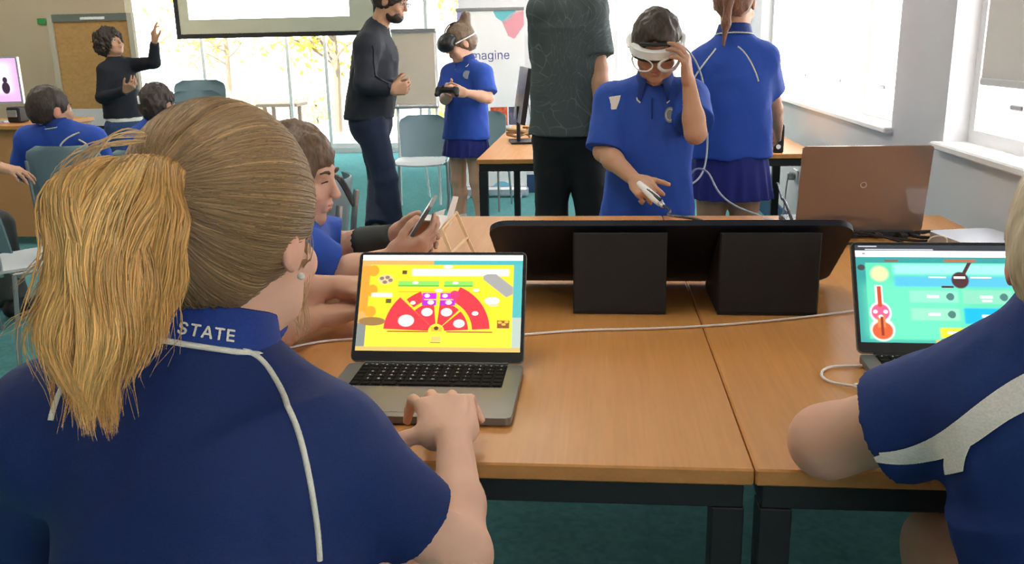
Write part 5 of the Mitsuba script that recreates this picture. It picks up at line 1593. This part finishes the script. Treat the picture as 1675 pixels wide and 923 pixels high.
# ---- the pupil behind the blonde head, only the forearms in view
J = dict(head=(-0.663, 1.620, 1.068), neck=(-0.682, 1.600, 0.952), pelvis=(-1.0, 1.60, .635), sho_r=(-0.622, 1.460, 0.934), sho_l=(-0.732, 1.750, 0.882),
         elb_r=(-0.681, 1.647, 0.788), wri_r=(-0.604, 1.791, 0.788), elb_l=(-0.666, 1.773, 0.845), wri_l=(-0.580, 1.871, 0.835))
sit(J, J['pelvis'], (1, 0, 0), .9, knee_z=.52, reach=.36, tuck=-.10)
hk = Figure('pupil hidden behind the blonde girl, bare forearms resting on the table by the yellow-screened laptop', J, (1, 0, 0), .9, TAN, res=.005)
M, w = head(hk.b, J['head'], (1, .15, -.35), hs=1.0, neck=J['neck'], neck_r=.045)
for a in 'lr': hk.arm(a); hk.leg(a)
hand(hk.b, J['wri_r'], (.8, .55, .02), (.05, 0, -1), 1, 1.02, curl=(.15, .18, .2, .25), thumb=(.0, .1)); hand(hk.b, J['wri_l'], (1, .1, .02), (0, 0, -1), -1, 1.0, curl=(.15, .15, .2, .25), thumb=(.0, .1))
hk.skin(); face_parts(hk.k, w, M, 1.0); hair_cap(hk.k, w, M, 1.0, 'hair_brown', res=.007)
hk.shirt('polo_blue', 'polo_shirt', hem=A(J['pelvis']) - A(0, 0, .02), hem_r=.17, sleeve=.6, neck_cut=.03, res=.008)
hk.trousers('trouser_grey', g=.016, res=.010); hk.shoes()
k = thing('stool', 'low grey stool under the pupil hidden behind the blonde girl', 'stool')
put('seat', trimesh.creation.cylinder(.16, .03, sections=32).apply_translation((-1.0, 1.60, .425)), 'chair_seat', k)
for sx in (-1, 1):
    for sy in (-1, 1): put('leg', tube([(-1.0 + sx * .08, 1.60 + sy * .08, .42), (-1.0 + sx * .09, 1.60 + sy * .09, .004)], .011, 7), 'grey_metal', k)

# ---- the blonde girl in front, seen from behind
J = dict(head=(-0.407, 0.930, 1.159), neck=(-0.432, 0.875, 1.007), pelvis=((-0.446, 0.850, 0.955)[0] + .02, .80, .60), sho_l=(-0.594, 0.860, 0.948), sho_r=(-0.304, 0.880, 0.910),
         elb_r=(-0.162, 0.944, 0.752), wri_r=(-0.205, 1.166, 0.797), elb_l=(-0.768, 0.960, 0.671), wri_l=(-.50, 1.08, .645))
sit(J, J['pelvis'], (.05, 1, 0), .95, spread=.10, knee_z=.54, reach=.40)
fg = Figure('blonde girl with a long ponytail and shade-darkened polo, her hand on the laptop', J, (.10, 1, 0), .98, FAIR, res=.004)
hs = 1.08
HF = A(.11, 1, -.22)
M, w = head(fg.b, J['head'], HF, hs=hs, neck=A(J['neck']) + A(.006, .02, 0), neck_r=.047)
fg.arm('l')
for a in 'lr': fg.leg(a)
S_, E_, W_ = (A(J[q]) for q in ('sho_r', 'elb_r', 'wri_r'))
fg.b.bone(S_, E_, .044, .034, k=.02)
fg.b.bone(E_, E_ + (W_ - E_) * .40, .034, .032, k=.02)
fg.b.bone(E_ + (W_ - E_) * .40, W_, .032, .0255, k=.02)
hd = A((-0.247, 1.302, 0.804)) - W_
hand(fg.b, W_ + unit(hd) * .012, unit(hd) * A(1, 1, 1) + A(0, 0, .10), (.05, .15, -1), 1, 1.10, curl=(.24, .28, .34, .42), bend=(.5, 3.2, 1.6), thumb=(.30, .05), ta=1.25, spread=.20, finger_r=1.0, relax_k=.004)
hand(fg.b, J['wri_l'], (.5, .6, .0), (0, 0, -1), -1, .95)
mfg = fg.skin([(w(.078, -.01, -.012), .03, (.80, .36, .26)), (w(.05, .07, -.035), .03, (.78, .42, .32))], res=.0036)
face_parts(fg.k, w, M, hs)
put('earring', trimesh.creation.icosphere(2, .0042).apply_translation(w(.081, -.002, -.046)), 'piping', fg.k, True)

# clothes
def fg_neck(b): pass
fg.shirt('polo_shaded', 'polo_shirt', g=.020, hem=A(J['pelvis']) - A(0, .01, .02), hem_r=.205, sleeve=.66, loose=.010, neck_cut=.0, wrinkle=.006, res=.005, sleeve_r=.054)
fg.collar('collar_navy', r=.064, h=.036, open_=.5, piping='piping', drop=.046)
c_, dirs_, nd_, a_, rows_ = fg.col
r_of = np.cross(unit(fg.fw - nd_ * (fg.fw @ nd_)), nd_); n_of = unit(fg.fw - nd_ * (fg.fw @ nd_))
def on_collar(ang, t, lift=.0012):
    dv = math.sin(ang) * r_of + math.cos(ang) * n_of
    top, bot = (fg.s * .070, fg.s * .0342), (fg.s * .083, fg.s * -.010)
    rr_, zz_ = bot[0] + (top[0] - bot[0]) * t + lift, bot[1] + (top[1] - bot[1]) * t
    return c_ + dv * rr_ + nd_ * zz_, dv
lets = []
ang = 3.32
for ch_, adv in (('T', .30), ('S', .155), ('T', .150), ('A', .155), ('T', .150), ('E', .15)):
    p0, dv = on_collar(ang, .22)
    p1, _ = on_collar(ang, .75)
    tg = unit(np.cross(dv, nd_)) * -1
    rt_ = unit(-math.cos(ang) * r_of + math.sin(ang) * n_of)
    lets.append(lettering(ch_, .0122, .0007, p0 - rt_ * .004, rt_, p1 - p0, True))
    ang -= adv
put('collar_lettering', cat(*lets), 'piping', fg.k, False)
D = A(-.25, .95, -.22)
seam(fg, [(-0.329, 0.700, 1.081), (-0.313, 0.700, 1.073), (-0.292, 0.700, 1.045), (-0.275, 0.700, 1.012), (-0.265, 0.700, 0.968), (-0.260, 0.700, 0.919), (-0.259, 0.700, 0.868)], D, .0032, n=60, lift=.0005)
seam(fg, [(-0.449, 0.700, 1.098), (-0.473, 0.700, 1.090), (-0.497, 0.700, 1.074), (-0.516, 0.700, 1.052), (-0.532, 0.700, 1.009)], D, .0032, n=40, lift=.0005)
fg.skirt('skirt_navy', A(J['pelvis']) + A(0, .10, .05), A(J['pelvis']) + A(0, .16, -.06), .21, .25)
fg.shoes('shoe_black')

# hair: a smooth cap drawn back to the tie, and a long loose ponytail
RT = w(-.004, -.114, .030)                         # where the hair is tied
mat('hair_blonde_base', proc(lambda p, n, uv: mix((.17, .105, .050), (.30, .19, .09), noise(p.x * 220, p.y * 220, p.z * 60))), .5)
mat('hair_gold_base', proc(lambda p, n, uv: mix((.34, .19, .065), (.52, .31, .12), noise(p.x * 160, p.y * 160, p.z * 25))), .5)
def wrap(b): b.bone(w(0, -.085, .042), RT, .032, .016, k=.05)
hair_cap(fg.k, w, M, hs, 'hair_blonde_base', low=-.072, front=.050, puff=.005, rough=.003, res=.005, extra=wrap, face=(.088, .085, .115), fy=.122)
g = np.random.default_rng(11)
N = 6500
ctr = w(0, -.014, .028)
rad = A(.0885, .109, .1015) * hs
to_local = lambda p: (M.T @ (A(p) - ctr)) / rad
e1 = unit(to_local(RT))
dirs = g.normal(size=(N * 3, 3)); dirs /= np.linalg.norm(dirs, axis=1, keepdims=True)
loc = dirs * rad / hs
fr = (loc[:, 1] - .014 - .122) ** 2 / .085 ** 2 + (loc[:, 0] / .088) ** 2 + (loc[:, 2] + .028 + .065) ** 2 / .115 ** 2
okd = (fr > 1.0) & (loc[:, 2] > -.105) & ((loc[:, 1] < .02) | (loc[:, 2] > -.03))
dirs = dirs[okd][:N]; N = len(dirs)
ear = (np.abs(dirs[:, 0]) > .80) & (loc[okd][:N][:, 2] < -.01) & (np.abs(loc[okd][:N][:, 1]) < .035)
S = 13
jit = g.normal(0, 1, (N, 4))
tt = np.linspace(0, 1, S)
def head_path(i):
    a = dirs[i]
    om = math.acos(np.clip(a @ e1, -1, 1))
    if om < 1e-3: om = 1e-3
    sl = np.sin((1 - tt) * om)[:, None] / math.sin(om) * a + np.sin(tt * om)[:, None] / math.sin(om) * e1
    lowdip = -.10 * np.sin(tt * np.pi) * max(0, -a[2])                     # hair from the nape sweeps round, not straight
    sl = sl + np.outer(lowdip, A(0, 0, 1))
    sl /= np.linalg.norm(sl, axis=1, keepdims=True)
    lift = 1.0 + .004 * jit[i, 0] + .012 * np.sin(tt * 3.1 + jit[i, 1]) * .6 * abs(jit[i, 2]) * .5
    q = sl * rad * lift[:, None]
    q[-3:] += (jit[i, 1:4] * .004)[None]
    return ctr + q @ M.T
clump = meshkit.noise(dirs * 7.0, 2)[:, None]
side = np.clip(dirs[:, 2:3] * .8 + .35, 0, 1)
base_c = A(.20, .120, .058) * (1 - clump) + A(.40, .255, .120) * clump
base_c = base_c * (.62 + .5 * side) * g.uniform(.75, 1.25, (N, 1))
base_c[g.random(N) < .12] *= 1.45
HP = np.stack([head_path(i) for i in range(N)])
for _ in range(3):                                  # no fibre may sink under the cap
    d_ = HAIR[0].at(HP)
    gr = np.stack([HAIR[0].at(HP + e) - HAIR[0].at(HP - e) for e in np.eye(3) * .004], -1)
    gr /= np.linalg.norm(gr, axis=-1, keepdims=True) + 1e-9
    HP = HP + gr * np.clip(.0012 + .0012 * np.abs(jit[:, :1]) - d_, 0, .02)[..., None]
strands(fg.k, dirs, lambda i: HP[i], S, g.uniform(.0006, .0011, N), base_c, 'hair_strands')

way = spline([RT, (-0.425, 0.800, 1.237), (-0.432, 0.765, 1.219), (-0.435, 0.745, 1.186), (-0.444, 0.735, 1.140), (-0.454, 0.725, 1.084), (-0.466, 0.715, 1.004)], 60)
sizes = np.interp(np.linspace(0, 1, 60), [0, .10, .28, .5, .72, 1], [.018, .036, .058, .062, .055, .018])
vr_ = unit(np.cross([0, 0, 1], HF))                 # across the tail
tang = np.gradient(way, axis=0); tang /= np.linalg.norm(tang, axis=1, keepdims=True)
sd = np.array([unit(A(-.93, -.38, 0) * -1 - t * (t @ (A(-.93, -.38, 0) * -1))) for t in tang])     # to the right across
bk = np.cross(sd, tang)
core = Blob()
for i in range(0, 42, 3):
    core.bone(way[i], way[i + 3], sizes[i] * .2, sizes[i + 3] * .2, k=.02, flat=.5, n=bk[i])
core.swell(lambda p: .008 * (meshkit.fbm(p * A(70, 70, 10), 3, 4) - .5) * 2)
pt = put('ponytail', core.mesh(.005), 'hair_gold_base', fg.k, True)
N2, S2 = 9000, 18
ua, ur = g.uniform(0, 2 * np.pi, N2), np.sqrt(g.uniform(.05, 1, N2))
ln_ = np.clip(g.beta(4, 1.6, N2) * 1.02, .30, 1)
lock = (np.floor(ua / (2 * np.pi) * 9) + 9 * np.floor(ur * 2.999)).astype(int)
lph = g.uniform(0, 6.28, (40, 3)); lam = g.uniform(.003, .010, 40); ltone = g.uniform(0, 1, 40); ldr = g.normal(0, .007, 40)
sj = g.normal(0, 1, (N2, 4))
def tail_path(i):
    t = np.linspace(0, ln_[i], S2)
    x = t * 59
    f = lambda arr: np.stack([np.interp(x, np.arange(60), arr[:, c]) for c in range(3)], 1)
    sz = np.interp(x, np.arange(60), sizes)
    l = lock[i] % 40
    u = math.cos(ua[i]) * ur[i] * sz + lam[l] * np.sin(t * 13 + lph[l, 0]) * np.minimum(t * 4, 1) + ldr[l] * t + .0016 * sj[i, 0] * np.sin(t * 21 + sj[i, 1] * 3) * (t > .08)
    v = math.sin(ua[i]) * ur[i] * sz * .50 + lam[l] * .6 * np.sin(t * 11 + lph[l, 1]) * np.minimum(t * 4, 1)
    fly = (abs(sj[i, 2]) > 2.0) * sj[i, 2] * .010 * t ** 1.5
    q = f(way) + f(sd) * (u + fly)[:, None] + f(bk) * v[:, None]
    return q
tone = ltone[lock % 40][:, None]
ln_ *= 1 - .24 * np.abs(np.cos(ua) * ur) ** 1.5 - .06 * np.cos(ua) * ur
c1 = A(.37, .155, .030) * (1 - tone) + A(.68, .40, .135) * tone
seg = np.linspace(0, 1, S2)[None, :, None]
cols = c1[:, None, :] * g.uniform(.55, 1.28, (N2, 1, 1)) * (.80 + .35 * seg) + A(.05, .045, .02) * seg
cols = np.repeat(cols, 3, axis=1)
strands(fg.k, ua, tail_path, S2, g.uniform(.0007, .0013, N2), cols.reshape(N2, -1, 3), 'hair_strands')
put('hair_tie', tube([RT + .026 * (math.cos(t) * sd[1] + math.sin(t) * bk[1]) for t in np.linspace(0, 2 * np.pi, 24)], .005, 6), 'hair_brown', fg.k, True)
# loose wisps at the jaw and to the side of the tail
wis = [[w(.074, .035, -.03), (-0.345, 0.970, 1.081), (-0.342, 0.965, 1.045), (-0.347, 0.960, 1.020)], [w(.072, .03, -.03), (-0.352, 0.960, 1.077), (-0.349, 0.955, 1.041), (-0.342, 0.955, 1.025)],
       [w(.078, .02, .0), (-0.336, 0.970, 1.111), (-0.340, 0.965, 1.083), (-0.349, 0.960, 1.058)], [(-0.475, 0.740, 1.195), (-0.484, 0.730, 1.164), (-0.495, 0.725, 1.142), (-0.508, 0.720, 1.119)], [(-0.481, 0.740, 1.172), (-0.490, 0.730, 1.158), (-0.499, 0.725, 1.146), (-0.508, 0.720, 1.140)],
       [(-0.475, 0.750, 1.221), (-0.489, 0.740, 1.184), (-0.503, 0.730, 1.164), (-0.521, 0.725, 1.148)], [(-0.481, 0.730, 1.152), (-0.492, 0.720, 1.132), (-0.509, 0.715, 1.122), (-0.522, 0.710, 1.107)], [(-0.423, 0.800, 1.270), (-0.440, 0.770, 1.270), (-0.465, 0.750, 1.259), (-0.481, 0.745, 1.239)], [(-0.420, 0.800, 1.275), (-0.433, 0.770, 1.278), (-0.452, 0.750, 1.266), (-0.470, 0.745, 1.239)]]
WP, WC = [], []
for q in wis:
    for _ in range(9):
        s_ = spline(A(q) + g.normal(0, .0022, (4, 3)) * np.array([.3, 1, 1.6, 3])[:, None], S)
        WP.append(s_); WC.append(A(.50, .33, .15) * g.uniform(.7, 1.3))
strands(fg.k, WP, lambda i: WP[i], S, np.full(len(WP), .0006), np.array(WC), 'loose_wisps')

# ---- the pupil at the window end, cut by the picture's edge
J = dict(head=(0.574, 1.060, 1.100), neck=(0.545, 1.030, 0.992), pelvis=((0.550, 1.000, 0.910)[0] + .13, .98, .60), sho_l=(0.493, 1.060, 0.923), sho_r=(0.633, 0.980, 0.921),
         elb_l=(0.327, 1.199, 0.794), wri_l=(0.535, 1.295, 0.800), elb_r=(0.725, 0.981, 0.785), wri_r=(0.728, 1.263, 0.795))
sit(J, J['pelvis'], (.0, 1, 0), .95, spread=.15, knee_z=.595, reach=.30)
rg = Figure('fair-haired pupil in a shade-darkened polo with a broad pale sleeve stripe, elbow on the table', J, (-.12, 1, 0), .98, FAIR, res=.005)
hs = 1.06
M, w = head(rg.b, J['head'], (.45, 1, -.22), hs=hs, neck=J['neck'], neck_r=.048)
S_, E_, W_ = (A(J[q]) for q in ('sho_l', 'elb_l', 'wri_l'))
rg.arm('l', .03); rg.arm('r')
rg.b.bone(S_, E_, .052, .047, k=.02); rg.b.bone(E_, E_ + (W_ - E_) * .4, .047, .046, k=.02)
for a in 'lr': rg.leg(a)
hand(rg.b, W_, (.5, .8, .03), (0, 0, -1), -1, 1.0, curl=(.1, .1, .12, .15), thumb=(0, .1)); hand(rg.b, J['wri_r'], (-.2, .9, .02), (0, 0, -1), 1, 1.0, curl=(.1, .1, .12, .15), thumb=(0, .1))
rg.skin([(w(-.078, -.01, -.012), .035, (.80, .30, .22)), (E_, .05, (.70, .33, .24))])
face_parts(rg.k, w, M, hs)
mat('hair_fair', proc(lambda p, n, uv: mix((.40, .31, .20), (.62, .52, .36), noise(p.x * 240, p.y * 240, p.z * 50))), .5)
hair_cap(rg.k, w, M, hs, 'hair_fair', low=-.075, front=.05, puff=.014, rough=.006, extra=lambda b: b.bone(w(0, -.10, .03), w(.02, -.13, -.05), .03, .025, k=.02))
rg.shirt('polo_part_shaded', 'polo_shirt', g=.020, hem=A(J['pelvis']) - A(0, .01, .02), hem_r=.20, sleeve=.60, loose=.024, neck_cut=.022, wrinkle=.007, res=.005, sleeve_r=.080)
rg.collar('collar_navy', r=.064, h=.036, open_=.5, piping='piping', drop=.020)
c_, dirs_, nd_, a_, rows_ = rg.col
n_of = unit(rg.fw - nd_ * (rg.fw @ nd_)); r_of = np.cross(n_of, nd_)
lets = []
ang = 4.75
for ch_ in ('J', 'A'):
    dv = math.sin(ang) * r_of + math.cos(ang) * n_of
    p0 = c_ + dv * (.0815 * rg.s) + nd_ * (-.001)
    p1 = c_ + dv * (.071 * rg.s) + nd_ * (.033)
    rt_ = unit(-math.cos(ang) * r_of + math.sin(ang) * n_of)
    lets.append(lettering(ch_, .014, .0008, p0 - rt_ * .004 + dv * .0015, rt_, p1 - p0, True))
    ang -= .17
put('collar_lettering', cat(*lets), 'piping', rg.k, False)
D = A(.45, .85, -.30)
band(rg, [(0.460, 0.920, 1.013), (0.441, 0.940, 0.988), (0.424, 0.980, 0.940), (0.404, 1.020, 0.888), (0.362, 1.100, 0.828)], [(0.456, 0.900, 0.975), (0.437, 0.920, 0.951), (0.427, 0.960, 0.909), (0.406, 1.000, 0.866), (0.360, 1.080, 0.822)], D, 'white_cotton', 'sleeve_stripe', 30)
band(rg, [(0.400, 0.980, 0.889), (0.397, 0.980, 0.869), (0.400, 0.980, 0.852)], [(0.419, 0.950, 0.919), (0.410, 0.950, 0.896), (0.408, 0.950, 0.873)], D, 'white_cotton', 'underarm_stripe', 10)
rg.skirt('skirt_navy', A(J['pelvis']) + A(0, .08, .04), A(J['pelvis']) + A(0, .12, -.08), .20, .24)
rg.shoes('shoe_black')
